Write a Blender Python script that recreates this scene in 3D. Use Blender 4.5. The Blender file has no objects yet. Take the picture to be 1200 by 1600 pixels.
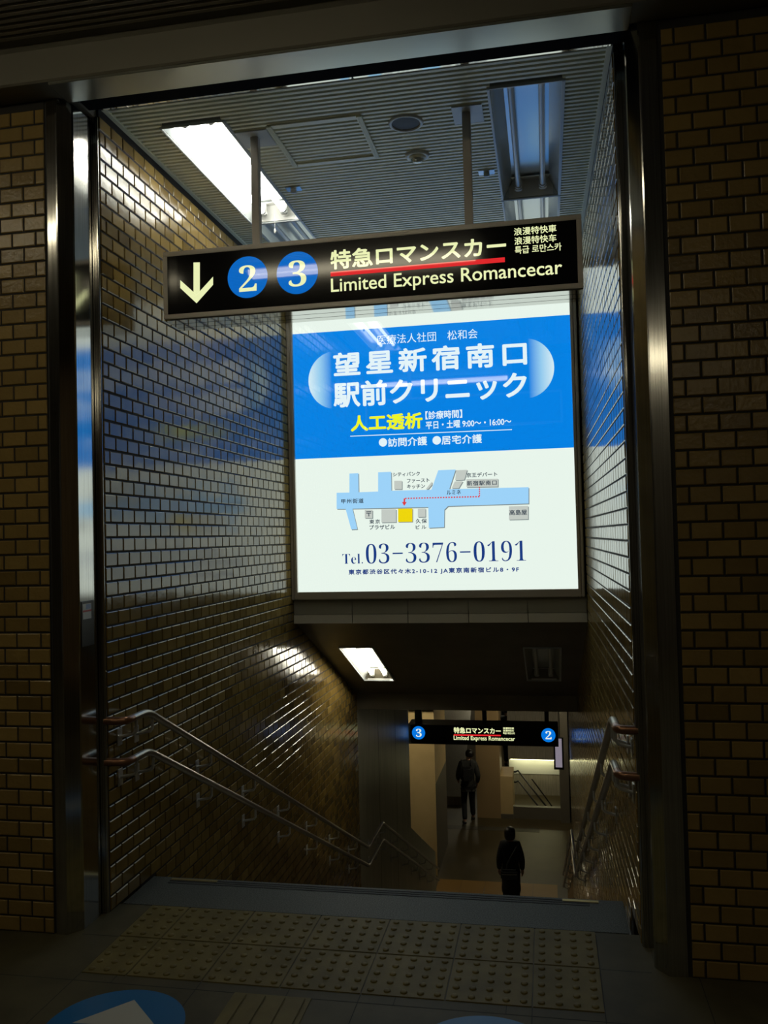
import bpy, bmesh, math, random
from mathutils import Vector, Matrix
from mathutils.geometry import tessellate_polygon
random.seed(7)
S = bpy.context.scene
COL = S.collection

# ------------------------------------------------------------------ camera
FPX = 1334.36                                   # focal length in pixels of the 1200x1600 frame
YAW, PITCH, ROLL = -0.1873, 0.0287, -0.0244
CAM = Vector((1.2881, -3.3889, 1.6742))
FW = Vector((math.sin(YAW)*math.cos(PITCH), math.cos(YAW)*math.cos(PITCH), math.sin(PITCH)))
_r = Vector((math.cos(YAW), -math.sin(YAW), 0)); _u = _r.cross(FW)
RT = _r*math.cos(ROLL) + _u*math.sin(ROLL); UP = -_r*math.sin(ROLL) + _u*math.cos(ROLL)
cd = bpy.data.cameras.new('camera'); cd.sensor_fit = 'VERTICAL'; cd.sensor_height = 36.0
cd.sensor_width = 27.0; cd.lens = 36.0*FPX/1600.0; cd.clip_start = 0.05; cd.clip_end = 200
cam = bpy.data.objects.new('camera', cd); COL.objects.link(cam)
cam.matrix_world = Matrix(((RT.x, UP.x, -FW.x, CAM.x), (RT.y, UP.y, -FW.y, CAM.y), (RT.z, UP.z, -FW.z, CAM.z), (0, 0, 0, 1)))
S.camera = cam

# ------------------------------------------------------------------ light level
S.view_settings.view_transform = 'Standard'; S.view_settings.look = 'None'
S.view_settings.exposure = 0.0; S.view_settings.gamma = 1.0
S.cycles.use_denoising = True
S.cycles.max_bounces = 8; S.cycles.diffuse_bounces = 4; S.cycles.glossy_bounces = 4
S.cycles.sample_clamp_indirect = 4.0
W = bpy.data.worlds.new('world'); S.world = W; W.use_nodes = True
W.node_tree.nodes['Background'].inputs[0].default_value = (0.6, 0.7, 1.0, 1)
W.node_tree.nodes['Background'].inputs[1].default_value = 0.001
TUBE = 17.0            # lit fluorescent tubes over the stairs
TUBE_LOW = 18.0         # lit tubes in the lower soffit
HALL = 9.0             # fluorescent diffusers of the concourse ceiling behind the viewpoint
HALL_FAR = 26.0        # unseen lamps added to light the lower concourse
FILL_BATTEN = 110.0          # unseen tube added to light the beige wall by the stair foot
BAND_LAMP = 9.0              # added strip lamp, makes the bright band on the far stairwell wall
BOARD = 0.98           # backlit advertising panel
SIGN = 0.95            # backlit guide signs

# ------------------------------------------------------------------ helpers
def lin(r, g, b):
    f = lambda c: (c/255/12.92) if c/255 <= 0.04045 else ((c/255+0.055)/1.055)**2.4
    return (f(r), f(g), f(b))
def at_y(px, py, Y):
    d = FW + RT*((px-600)/FPX) - UP*((py-800)/FPX)
    return CAM + d*((Y-CAM.y)/d.y)

def mat(name, col=(0.5, 0.5, 0.5), rough=0.5, metal=0.0, emit=None, estr=0.0, spec=0.5, aniso=0.0):
    m = bpy.data.materials.new(name); m.use_nodes = True
    p = m.node_tree.nodes['Principled BSDF']
    p.inputs['Base Color'].default_value = (*col, 1); p.inputs['Roughness'].default_value = rough
    p.inputs['Metallic'].default_value = metal; p.inputs['Specular IOR Level'].default_value = spec
    p.inputs['Anisotropic'].default_value = aniso
    if emit:
        p.inputs['Emission Color'].default_value = (*emit, 1); p.inputs['Emission Strength'].default_value = estr
    return m
def nodes(m): return m.node_tree.nodes, m.node_tree.links, m.node_tree.nodes['Principled BSDF']
def add_noise(m, c1, c2, scale=8.0, detail=6.0, stretch=(1, 1, 1), bump=0.0, bscale=None, bdist=0.002, lo=0.35, hi=0.65, rough=None):
    N, L, p = nodes(m)
    tc = N.new('ShaderNodeTexCoord'); mp = N.new('ShaderNodeMapping'); mp.inputs['Scale'].default_value = stretch
    L.new(tc.outputs['Object'], mp.inputs['Vector'])
    n = N.new('ShaderNodeTexNoise'); n.inputs['Scale'].default_value = scale; n.inputs['Detail'].default_value = detail
    L.new(mp.outputs['Vector'], n.inputs['Vector'])
    r = N.new('ShaderNodeValToRGB'); r.color_ramp.elements[0].position = lo; r.color_ramp.elements[1].position = hi
    r.color_ramp.elements[0].color = (*c1, 1); r.color_ramp.elements[1].color = (*c2, 1)
    L.new(n.outputs['Fac'], r.inputs['Fac']); L.new(r.outputs['Color'], p.inputs['Base Color'])
    if rough:
        mr = N.new('ShaderNodeMapRange'); mr.inputs['To Min'].default_value = rough[0]; mr.inputs['To Max'].default_value = rough[1]
        L.new(n.outputs['Fac'], mr.inputs['Value']); L.new(mr.outputs['Result'], p.inputs['Roughness'])
    if bump:
        n2 = N.new('ShaderNodeTexNoise'); n2.inputs['Scale'].default_value = bscale or scale*4; n2.inputs['Detail'].default_value = 3
        L.new(mp.outputs['Vector'], n2.inputs['Vector'])
        b = N.new('ShaderNodeBump'); b.inputs['Strength'].default_value = bump; b.inputs['Distance'].default_value = bdist
        L.new(n2.outputs['Fac'], b.inputs['Height']); L.new(b.outputs['Normal'], p.inputs['Normal'])
    return m
def tile_mat(name, dark, light, rough, bump, bscale, spec=0.5):
    m = mat(name, light, rough, spec=spec); N, L, p = nodes(m)
    a = N.new('ShaderNodeAttribute'); a.attribute_name = 'tint'
    tc = N.new('ShaderNodeTexCoord')
    n = N.new('ShaderNodeTexNoise'); n.inputs['Scale'].default_value = 14; n.inputs['Detail'].default_value = 5
    L.new(tc.outputs['Object'], n.inputs['Vector'])
    ad = N.new('ShaderNodeMath'); ad.operation = 'MULTIPLY_ADD'; ad.inputs[1].default_value = 0.35
    L.new(n.outputs['Fac'], ad.inputs[0]); L.new(a.outputs['Fac'], ad.inputs[2])
    r = N.new('ShaderNodeValToRGB'); r.color_ramp.elements[0].position = 0.1; r.color_ramp.elements[1].position = 1.15
    r.color_ramp.elements[0].color = (*dark, 1); r.color_ramp.elements[1].color = (*light, 1)
    L.new(ad.outputs[0], r.inputs['Fac']); L.new(r.outputs['Color'], p.inputs['Base Color'])
    n2 = N.new('ShaderNodeTexNoise'); n2.inputs['Scale'].default_value = bscale; n2.inputs['Detail'].default_value = 2
    L.new(tc.outputs['Object'], n2.inputs['Vector'])
    b = N.new('ShaderNodeBump'); b.inputs['Strength'].default_value = bump; b.inputs['Distance'].default_value = 0.004
    L.new(n2.outputs['Fac'], b.inputs['Height']); L.new(b.outputs['Normal'], p.inputs['Normal'])
    return m
def glow(name, rgb, s, rough=0.025, spec=0.5):
    c = lin(*rgb); return mat(name, (0.01, 0.01, 0.01), rough, emit=c, estr=s, spec=spec)

M = {}
M['tile'] = tile_mat('glazed ochre tile', (0.105, 0.066, 0.014), (0.30, 0.205, 0.060), 0.14, 0.14, 22)
M['tile_front'] = tile_mat('ochre tile', (0.15, 0.100, 0.028), (0.31, 0.212, 0.066), 0.26, 0.35, 60)
M['mortar'] = mat('dark joint mortar', (0.018, 0.016, 0.013), 0.8)
M['steel'] = add_noise(mat('brushed stainless steel', (0.5, 0.49, 0.46), 0.16, 1.0), (0.44, 0.43, 0.40), (0.56, 0.55, 0.52), 6, stretch=(30, 30, 0.5), rough=(0.10, 0.14))
M['steel_soft'] = mat('satin steel', (0.42, 0.41, 0.38), 0.32, 1.0)
M['mirror'] = mat('polished steel', (0.6, 0.6, 0.58), 0.05, 1.0)
M['groove'] = mat('dark groove', (0.006, 0.006, 0.006), 0.9, spec=0.05)
M['gasket'] = mat('dark gasket', (0.02, 0.019, 0.018), 0.6)
M['slat'] = mat('painted aluminium slat', (0.80, 0.82, 0.66), 0.36)
M['slat_hall'] = mat('brown painted slat', (0.30, 0.275, 0.215), 0.5)
M['slatback'] = mat('black ceiling void', (0.01, 0.01, 0.01), 0.9)
M['fascia'] = mat('painted fascia', (0.155, 0.145, 0.11), 0.5)
M['lintel'] = mat('satin lintel steel', (0.44, 0.45, 0.39), 0.28, 0.85)
M['floor'] = add_noise(mat('concourse floor tile', (0.07, 0.06, 0.03), 0.6, spec=0.3), (0.054, 0.046, 0.022), (0.080, 0.068, 0.034), 5, bump=0.12, bscale=90, bdist=0.002)
M['tactile'] = add_noise(mat('faded yellow tactile tile', (0.13, 0.10, 0.03), 0.6, spec=0.3), (0.105, 0.082, 0.022), (0.155, 0.122, 0.036), 6, bump=0.2, bscale=120, bdist=0.002)
M['granite'] = add_noise(mat('grey granite', (0.07, 0.075, 0.07), 0.6, spec=0.35), (0.036, 0.040, 0.036), (0.105, 0.112, 0.10), 160, detail=2)
M['brass'] = mat('brass anti slip strip', (0.42, 0.33, 0.14), 0.35, 0.8)
M['rubber'] = mat('black rubber strip', (0.02, 0.02, 0.02), 0.7)
M['stair'] = add_noise(mat('stair stone', (0.2, 0.19, 0.17), 0.55), (0.15, 0.14, 0.12), (0.24, 0.22, 0.19), 60)
M['soffit'] = add_noise(mat('dark olive soffit board', (0.1, 0.095, 0.07), 0.45), (0.12, 0.105, 0.072), (0.155, 0.14, 0.10), 3)
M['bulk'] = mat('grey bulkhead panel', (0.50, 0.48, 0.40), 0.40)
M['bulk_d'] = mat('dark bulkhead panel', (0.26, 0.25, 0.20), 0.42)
M['panel'] = add_noise(mat('satin metal wall panel', (0.50, 0.50, 0.40), 0.38, 0.25), (0.46, 0.47, 0.37), (0.56, 0.56, 0.45), 5, stretch=(3, 3, 0.3))
M['beige'] = add_noise(mat('beige wall', (0.55, 0.40, 0.22), 0.5), (0.58, 0.42, 0.20), (0.64, 0.47, 0.23), 3)
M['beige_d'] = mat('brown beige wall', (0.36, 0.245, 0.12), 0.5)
M['darkwall'] = mat('dark wall', (0.12, 0.105, 0.08), 0.5)
M['greywall'] = add_noise(mat('grey panelled wall', (0.32, 0.30, 0.25), 0.4), (0.24, 0.22, 0.18), (0.36, 0.33, 0.28), 9, stretch=(9, 9, 0.4))
M['lowfloor'] = add_noise(mat('lower concourse floor', (0.33, 0.26, 0.15), 0.45), (0.046, 0.034, 0.013), (0.062, 0.046, 0.018), 2)
M['lowstrip'] = mat('dark floor strip', (0.05, 0.045, 0.03), 0.6)
M['tactlow'] = mat('orange yellow tactile tile', (0.22, 0.115, 0.016), 0.5)
M['white'] = mat('white enamel', (0.75, 0.76, 0.74), 0.35)
M['offwhite'] = mat('grey enamel', (0.50, 0.55, 0.58), 0.30)
M['trough'] = mat('pale reflector enamel', (0.66, 0.70, 0.70), 0.20, 0.45)
M['tube_off'] = mat('unlit fluorescent tube', (0.72, 0.76, 0.78), 0.15)
M['tube_on'] = mat('lit fluorescent tube', (0.8, 0.8, 0.8), 0.3, emit=lin(255, 252, 238), estr=TUBE)
M['tube_low'] = mat('lit fluorescent tube low', (0.8, 0.8, 0.8), 0.3, emit=lin(255, 246, 222), estr=TUBE_LOW)
M['hall_lamp'] = mat('lit ceiling diffuser', (0.8, 0.8, 0.8), 0.3, emit=lin(255, 243, 208), estr=HALL)
M['hall_far'] = mat('lit lower ceiling diffuser', (0.8, 0.8, 0.8), 0.3, emit=lin(255, 244, 208), estr=HALL_FAR)
M['batten'] = mat('lit bare tube', (0.8, 0.8, 0.8), 0.3, emit=lin(255, 244, 208), estr=FILL_BATTEN)
M['led'] = mat('lit strip lamp', (0.8, 0.8, 0.8), 0.3, emit=lin(255, 250, 190), estr=BAND_LAMP)
M['alu'] = mat('anodised aluminium frame', (0.66, 0.62, 0.57), 0.38, 0.15)
M['alu_d'] = mat('dark board frame', (0.50, 0.46, 0.39), 0.30, 0.35)
M['black_gloss'] = mat('black sign face', (0.006, 0.006, 0.008), 0.09)
M['black'] = mat('black metal', (0.012, 0.012, 0.012), 0.35)
M['hanger'] = mat('hanger tube', (0.46, 0.43, 0.39), 0.35, 0.2)
M['copper'] = mat('copper brown rail end', (0.26, 0.13, 0.07), 0.3, 0.7)
M['rail'] = mat('steel handrail', (0.34, 0.31, 0.26), 0.28, 0.9)
M['bracket'] = mat('pale steel bracket', (0.62, 0.62, 0.60), 0.3, 0.6)
M['mesh_dark'] = mat('speaker grille', (0.03, 0.032, 0.035), 0.6)
M['blue_vinyl'] = mat('blue floor vinyl', (0.003, 0.11, 0.30), 0.45)
M['white_vinyl'] = mat('white floor vinyl', (0.42, 0.42, 0.38), 0.5)
M['red'] = mat('red sticker', (0.5, 0.03, 0.03), 0.4)
M['sticker_blue'] = mat('pale blue sticker', (0.35, 0.45, 0.7), 0.4)
M['key'] = mat('dark bronze plate', (0.05, 0.045, 0.04), 0.35, 0.5)
# backlit colours
M['p_white'] = glow('backlit white', (234, 247, 237), BOARD)
M['p_blue'] = glow('backlit blue', (4, 130, 228), BOARD)
M['p_pale'] = glow('backlit pale lettering', (228, 245, 250), BOARD)
M['p_yellow'] = glow('backlit yellow lettering', (238, 246, 40), BOARD)
M['p_road'] = glow('backlit road blue', (158, 212, 250), BOARD)
M['p_grey'] = glow('backlit map grey', (196, 203, 196), BOARD)
M['p_shadow'] = glow('backlit map shade', (128, 140, 140), BOARD)
M['p_gold'] = glow('backlit map yellow', (240, 216, 12), BOARD)
M['p_ink'] = glow('backlit ink', (46, 62, 78), BOARD)
M['p_navy'] = glow('backlit navy', (24, 58, 130), BOARD)
M['p_red'] = glow('backlit route red', (220, 60, 62), BOARD)
M['s_text'] = glow('backlit sign lettering', (240, 246, 186), SIGN)
M['s_blue'] = glow('backlit sign blue', (8, 104, 196), SIGN)
M['s_blue2'] = glow('backlit small sign blue', (6, 120, 226), SIGN)
M['s_red'] = glow('backlit sign red', (226, 40, 44), SIGN)
M['s_white'] = glow('backlit sign white', (236, 246, 232), SIGN)
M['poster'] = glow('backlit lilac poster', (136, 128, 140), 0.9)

class MB:
    """collects shapes into one mesh"""
    def __init__(s): s.v = []; s.f = []; s.mi = []; s.sm = []; s.ms = []
    def slot(s, m):
        if m not in s.ms: s.ms.append(m)
        return s.ms.index(m)
    def add(s, vs, fs, m, smooth=False):
        k = len(s.v); i = s.slot(m); s.v += [tuple(v) for v in vs]
        for f in fs: s.f.append(tuple(k+j for j in f)); s.mi.append(i); s.sm.append(smooth)
        return s
    def box(s, a, b, m):
        x0, x1 = sorted((a[0], b[0])); y0, y1 = sorted((a[1], b[1])); z0, z1 = sorted((a[2], b[2]))
        return s.add([(x0, y0, z0), (x1, y0, z0), (x1, y1, z0), (x0, y1, z0), (x0, y0, z1), (x1, y0, z1), (x1, y1, z1), (x0, y1, z1)],
                     [(0, 3, 2, 1), (4, 5, 6, 7), (0, 1, 5, 4), (1, 2, 6, 5), (2, 3, 7, 6), (3, 0, 4, 7)], m)
    def bbox(s, a, b, m, bev=0.004):
        """bevelled box"""
        bm = bmesh.new(); bmesh.ops.create_cube(bm, size=1)
        c = (Vector(a)+Vector(b))/2; d = Vector((abs(b[i]-a[i]) for i in range(3)))
        for v in bm.verts: v.co = Vector((v.co[i]*d[i] for i in range(3))) + c
        bmesh.ops.bevel(bm, geom=list(bm.edges), offset=min(bev, min(d)*0.45), segments=2, affect='EDGES')
        bm.verts.index_update(); s.add([v.co for v in bm.verts], [[v.index for v in f.verts] for f in bm.faces], m); bm.free(); return s
    def prism(s, prof, z0, z1, m, axis='z', smooth=False):
        """extrude polygon; axis z: prof=(x,y); axis x: prof=(y,z); axis y: prof=(x,z)"""
        n = len(prof); mk = {'z': lambda p, t: (p[0], p[1], t), 'x': lambda p, t: (t, p[0], p[1]), 'y': lambda p, t: (p[0], t, p[1])}[axis]
        vs = [mk(p, z0) for p in prof] + [mk(p, z1) for p in prof]
        fs = [(i, (i+1) % n, n+(i+1) % n, n+i) for i in range(n)] + [tuple(range(n-1, -1, -1)), tuple(range(n, 2*n))]
        return s.add(vs, fs, m, smooth)
    def tube(s, pts, r, m, n=12, cap=True):
        pts = [Vector(p) for p in pts]; k = len(s.v); rings = []
        prev = None
        for i, p in enumerate(pts):
            t = ((pts[min(i+1, len(pts)-1)]-p).normalized() + (p-pts[max(i-1, 0)]).normalized())
            t = t.normalized() if t.length > 1e-6 else (pts[-1]-pts[0]).normalized()
            if prev is None:
                a = Vector((0, 0, 1)) if abs(t.z) < 0.9 else Vector((1, 0, 0)); u = t.cross(a).normalized()
            else: u = (prev - t*prev.dot(t)).normalized()
            prev = u; w = t.cross(u); rr = r[i] if isinstance(r, (list, tuple)) else r
            rings.append([p + u*math.cos(q*2*math.pi/n)*rr + w*math.sin(q*2*math.pi/n)*rr for q in range(n)])
        vs = [v for rg in rings for v in rg]
        fs = [(i*n+j, i*n+(j+1) % n, (i+1)*n+(j+1) % n, (i+1)*n+j) for i in range(len(pts)-1) for j in range(n)]
        s.add(vs, fs, m, True)
        if cap: s.add(rings[0], [tuple(range(n-1, -1, -1))], m); s.add(rings[-1], [tuple(range(n))], m)
        return s
    def lathe(s, prof, c, m, n=32, ax='z'):
        """prof = (r, h) pairs"""
        vs = []
        for r, h in prof:
            for q in range(n):
                a = q*2*math.pi/n; vs.append((c[0]+r*math.cos(a), c[1]+r*math.sin(a), c[2]+h))
        fs = [(i*n+j, i*n+(j+1) % n, (i+1)*n+(j+1) % n, (i+1)*n+j) for i in range(len(prof)-1) for j in range(n)]
        return s.add(vs, fs, m, True)
    def disc(s, c, r, m, y=None, n=48):
        """disc in the xz plane facing -y"""
        vs = [(c[0]+r*math.cos(i*2*math.pi/n), c[1], c[2]+r*math.sin(i*2*math.pi/n)) for i in range(n)]
        return s.add(vs, [tuple(range(n))], m)
    def poly(s, pts, m): return s.add(pts, [tuple(range(len(pts)))], m)
    def build(s, name, parent=None, loc=None):
        me = bpy.data.meshes.new(name); me.from_pydata(s.v, [], s.f)
        for m in s.ms: me.materials.append(m)
        me.polygons.foreach_set('material_index', s.mi); me.polygons.foreach_set('use_smooth', s.sm)
        me.update(); o = bpy.data.objects.new(name, me); COL.objects.link(o)
        if parent: o.parent = parent
        if loc: o.location = loc
        return o
def tag(o, label=None, cat=None, group=None, kind=None):
    if label: o['label'] = label
    if cat: o['category'] = cat
    if group: o['group'] = group
    if kind: o['kind'] = kind
    return o
def thing(name, label, cat, loc=(0, 0, 0), rot=(0, 0, 0), group=None):
    o = bpy.data.objects.new(name, None); COL.objects.link(o); o.location = loc; o.rotation_euler = rot
    o.empty_display_size = 0.1
    return tag(o, label, cat, group)
def struct(mb, name): return tag(mb.build(name), kind='structure')
def fix_normals(o):
    bm = bmesh.new(); bm.from_mesh(o.data); bmesh.ops.recalc_face_normals(bm, faces=bm.faces[:]); bm.to_mesh(o.data); bm.free(); return o
def copy_tree(o, parent=None):
    c = o.copy(); COL.objects.link(c)
    if parent: c.parent = parent
    for ch in list(o.children): copy_tree(ch, c)
    return c

# ------------------------------------------------------------------ dimensions
WL = -0.71
def WR(y): return 1.62 - 0.0150*(y-0.2)
ZC = 3.72                       # ceiling over the stair head
ROWH, TW = 0.068, 0.116
LOWF = -4.83                    # lower concourse floor
LAND = -2.41                    # landing
def stair_z(y):
    if y < 0.65: return 0.0
    if y < 5.6: return -0.1607*min(15, math.floor((y-0.65)/0.33)+1)
    if y < 6.25: return LAND
    return max(LOWF, LAND - 0.1613*(math.floor((y-6.25)/0.33)+1))

# ------------------------------------------------------------------ tiled walls
def tile_wall(name, m, u0, u1, zlo, zhi, place, ph=0.0, proud=0.005, skip=None, thick=0.12):
    """running bond of glazed tiles; place(u, z, d) -> world, d = distance out of the wall"""
    mb = MB(); tint = []
    def quadwall(a, b):
        # mortar bed, a solid slab behind the tiles, cut in steps that follow zlo / zhi
        n = max(1, int((b-a)/0.3)); 
        for i in range(n):
            p, q = a+(b-a)*i/n, a+(b-a)*(i+1)/n; mid = (p+q)/2; z0, z1 = zlo(mid), zhi(mid)
            vs = [place(p, z0, -thick), place(q, z0, -thick), place(q, z0, 0), place(p, z0, 0), place(p, z1, -thick), place(q, z1, -thick), place(q, z1, 0), place(p, z1, 0)]
            mb.add(vs, [(0, 3, 2, 1), (4, 5, 6, 7), (0, 1, 5, 4), (1, 2, 6, 5), (2, 3, 7, 6), (3, 0, 4, 7)], M['mortar'])
    quadwall(u0, u1); tint += [0.0]*len(mb.f)
    zmin = min(zlo(u0+(u1-u0)*i/60) for i in range(61)); zmax = max(zhi(u0+(u1-u0)*i/60) for i in range(61))
    for r in range(math.floor(zmin/ROWH), math.ceil(zmax/ROWH)):
        z0, z1 = r*ROWH+0.004, (r+1)*ROWH-0.004
        off = ph + (TW/2 if r % 2 else 0)
        k0 = math.floor((u0-off)/TW)
        for k in range(k0, math.ceil((u1-off)/TW)+1):
            a, b = off+k*TW+0.004, off+(k+1)*TW-0.004
            a, b = max(a, u0+0.002), min(b, u1-0.002)
            if b-a < 0.012: continue
            mid = (a+b)/2
            if z0 < zlo(mid)-0.001 or z1 > zhi(mid)+0.001: continue
            if skip and skip(mid, z0): continue
            e = 0.0035; t = [proud+random.gauss(0, 0.00022) for _ in range(2)]; g = random.gauss(0, 0.00018)
            vs = [place(a, z0, 0), place(b, z0, 0), place(b, z1, 0), place(a, z1, 0),
                  place(a, z0, proud-0.0028), place(b, z0, proud-0.0028), place(b, z1, proud-0.0028), place(a, z1, proud-0.0028),
                  place(a+e, z0+e, t[0]-g), place(b-e, z0+e, t[1]-g), place(b-e, z1-e, t[1]+g), place(a+e, z1-e, t[0]+g)]
            fs = [(0, 1, 5, 4), (1, 2, 6, 5), (2, 3, 7, 6), (3, 0, 4, 7), (4, 5, 9, 8), (5, 6, 10, 9), (6, 7, 11, 10), (7, 4, 8, 11), (8, 9, 10, 11)]
            mb.add(vs, fs, m); tint += [min(1, max(0, random.gauss(0.42, 0.17)))]*9
    o = struct(mb, name)
    at = o.data.attributes.new('tint', 'FLOAT', 'FACE'); at.data.foreach_set('value', tint)
    return fix_normals(o)
SOF0, SOFK = 0.988, -0.4497
def soffit_z(y): return SOF0 + SOFK*(y-3.25)
tile_wall('wall_front_left', M['tile_front'], -3.0, -0.842, lambda u: 0, lambda u: 3.655, lambda u, z, d: (u, -d, z), ph=-0.842-TW*0.40)
tile_wall('wall_front_right', M['tile_front'], 1.775, 3.6, lambda u: 0, lambda u: 3.655, lambda u, z, d: (u, -d, z), ph=1.775+TW*0.42,
          skip=lambda u, z: 2.085 < u < 2.10)
def hi_side(y): return ZC if y < 3.2 else max(soffit_z(y)+0.06, -0.12+0.06)
tile_wall('wall_left', M['tile'], 0.235, 5.36, lambda y: stair_z(y)-0.0, hi_side, lambda y, z, d: (WL+d, y, z), ph=0.235+0.05)
tile_wall('wall_right', M['tile'], 0.235, 8.0, lambda y: stair_z(y), hi_side, lambda y, z, d: (WR(y)-d, y, z), ph=0.235+0.07)

# ------------------------------------------------------------------ floor, stairs
mb = MB()
mb.box((-6, -9.5, -0.25), (6, 0.32, -0.0), M['floor'])
mb.box((-3, 0.32, -0.25), (-0.72, 0.5, 0), M['floor'])
# fine tile joints, sunk lines drawn as thin dark inlays
jx = [-2.96, -2.34, -1.72, -1.10, -0.55, -0.05, 0.57, 1.19, 1.44, 1.80, 2.42, 3.04]
for x in jx: mb.box((x-0.0017, -4.0, -0.001), (x+0.0017, (-0.292 if -0.5 < x < 1.4 else 0.3), 0.0004), M['mortar'])
for y in (-0.345, -0.96, -1.58, -2.2): mb.box((-3, y-0.0017, -0.001), (3.4, y+0.0017, 0.0004), M['mortar'])
for y in (0.015,): 
    mb.box((-0.72, y-0.0015, -0.001), (-0.555, y+0.0015, 0.0004), M['mortar']); mb.box((1.445, y-0.0015, -0.001), (1.63, y+0.0015, 0.0004), M['mortar'])
for x in (-0.395, 0.3, 0.7, 1.1): mb.box((x-0.0013, -0.345, -0.001), (x+0.0013, -0.292, 0.0004), M['mortar'])
struct(mb, 'floor')
mb = MB(); mb.box((-7, 10.9, LOWF-0.2), (7, 30, LOWF), M['lowfloor']); mb.box((-7, 15.62, LOWF-0.01), (0.95, 15.86, LOWF+0.002), M['lowstrip'])
struct(mb, 'floor_lower')

# granite nosing slab at the stair head
t = thing('stair_nosing', 'grey granite nosing slab along the top edge of the descending stairs', 'step edge', (0.45, 0.48, 0))
mb = MB(); mb.bbox((-1.15, -0.155, -0.155), (1.13, 0.17, 0.0), M['granite'], 0.004); mb.build('slab', t)
mb = MB()
for k in range(3): mb.box((-1.04, 0.095+k*0.022, -0.002), (0.98, 0.105+k*0.022, 0.0016), M['rubber'])
mb.build('anti_slip_groove', t)
for a, b in ((-1.04, -0.80), (0.86, 1.02)):
    mb = MB(); mb.bbox((a, 0.128, -0.001), (b, 0.150, 0.004), M['brass'], 0.001); tag(mb.build('brass_strip', t), 'brass end strip')
# flights
mb = MB(); prof = [(0.66, -0.02)]
y, z = 0.66, 0.0
pts = [(0.66, -0.161)]
for i in range(14): pts += [(0.65+0.33*(i+1), -0.1607*(i+1)), (0.65+0.33*(i+1), -0.1607*(i+2))]
pts += [(6.25, LAND)]
for i in range(15): pts += [(6.25+0.33*i, LAND-0.1613*(i+1)), (6.25+0.33*(i+1), LAND-0.1613*(i+1))]
pts[-1] = (11.2, LOWF)
low = [(11.2, LOWF-0.3), (6.2, LAND-0.5), (5.4, LAND-0.5), (0.66, -0.5)]
prof = pts+low
n = len(prof)
vs = [(WL-0.0, p[0], p[1]) for p in prof] + [(WR(p[0])+0.0, p[0], p[1]) for p in prof]
mb.add(vs, [(i, (i+1) % n, n+(i+1) % n, n+i) for i in range(n)] + [tuple(range(n-1, -1, -1)), tuple(range(n, 2*n))], M['stair'])
fix_normals(struct(mb, 'stairs'))

# ------------------------------------------------------------------ ceilings
FIX = [(-0.515, -0.203), (1.092, 1.418)]
FY0, FYM, FY1 = 0.50, 1.825, 3.10
mb = MB(); pit = 0.0375
yy = 0.285
while yy < 3.3:
    segs = [(WL+0.01, WR(yy)-0.01)]
    if FY0-0.02 < yy+pit and yy < FY1: segs = [(WL+0.01, FIX[0][0]), (FIX[0][1], FIX[1][0]), (FIX[1][1], WR(yy)-0.01)]
    for a, b in segs:
        mb.prism([(yy, ZC), (yy+0.003, ZC-0.005), (yy+0.021, ZC-0.005), (yy+0.024, ZC), (yy+0.024, ZC+0.018), (yy, ZC+0.018)], a, b, M['slat'], 'x')
    yy += pit
for a, b, c, d in ((WL-0.1, 0.26, 1.75, FY0), (WL-0.1, FY0, FIX[0][0], FY1), (FIX[0][1], FY0, FIX[1][0], FY1), (FIX[1][1], FY0, 1.75, FY1), (WL-0.1, FY1, 1.75, 3.5)):
    mb.box((a, b, ZC+0.018), (c, d, ZC+0.06), M['slatback'])
fix_normals(struct(mb, 'ceiling'))
for nm, x, s in (('trim_1', WL, 1), ('trim_2', None, -1)):
    mb = MB()
    a0, a1 = (WL, WL) if x else (WR(0.24), WR(3.2))
    vs = [(a0, 0.24, ZC-0.012), (a0+s*0.022, 0.24, ZC-0.012), (a1+s*0.022, 3.2, ZC-0.012), (a1, 3.2, ZC-0.012)]
    mb.add(vs+[(v[0], v[1], ZC+0.02) for v in vs], [(0, 1, 2, 3), (4, 5, 6, 7), (0, 1, 5, 4), (1, 2, 6, 5), (2, 3, 7, 6), (3, 0, 4, 7)], M['slat']); fix_normals(struct(mb, nm))
# concourse ceiling in front
mb = MB(); yy = -0.215; ZH = 3.79
while yy > -4.4:
    mb.prism([(yy, ZH), (yy-0.003, ZH-0.005), (yy-0.021, ZH-0.005), (yy-0.024, ZH), (yy-0.024, ZH+0.018), (yy, ZH+0.018)], -4, 4.5, M['slat_hall'], 'x'); yy -= pit
mb.box((-6, -9.5, ZH+0.018), (6, 0.0, ZH+0.1), M['slatback']); mb.box((-6, -9.5, ZH-0.004), (6, -4.45, ZH+0.018), M['slat_hall'])
fix_normals(struct(mb, 'ceiling_concourse'))
mb = MB()
mb.prism([(0.0, 3.640), (-0.135, 3.640), (-0.142, 3.648), (-0.15, 3.775), (-0.17, 3.79), (-0.20, 3.797), (0.0, 3.80)], -4, 4.5, M['fascia'], 'x')
mb.box((-4, 0.0, 3.655), (-0.72, 0.3, 3.85), M['fascia']); mb.box((1.7, 0.0, 3.655), (4.5, 0.3, 3.85), M['fascia'])
mb.box((-1.2, -0.153, 3.642), (-1.196, -0.14, 3.77), M['groove'])
fix_normals(struct(mb, 'trim_3'))
mb = MB(); mb.bbox((-0.74, -0.132, 3.630), (1.66, 0.028, 3.66), M['lintel'], 0.003)
mb.box((-0.74, 0.028, 3.665), (1.66, 0.172, 3.80), M['groove'])
mb.bbox((-0.735, 0.172, 3.692), (0.505, 0.235, 3.72), M['mirror'], 0.002); mb.bbox((0.513, 0.172, 3.692), (1.645, 0.235, 3.72), M['mirror'], 0.002)
mb.box((-0.74, 0.235, 3.73), (1.66, 0.30, 3.80), M['groove'])
struct(mb, 'trim_4')
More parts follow.
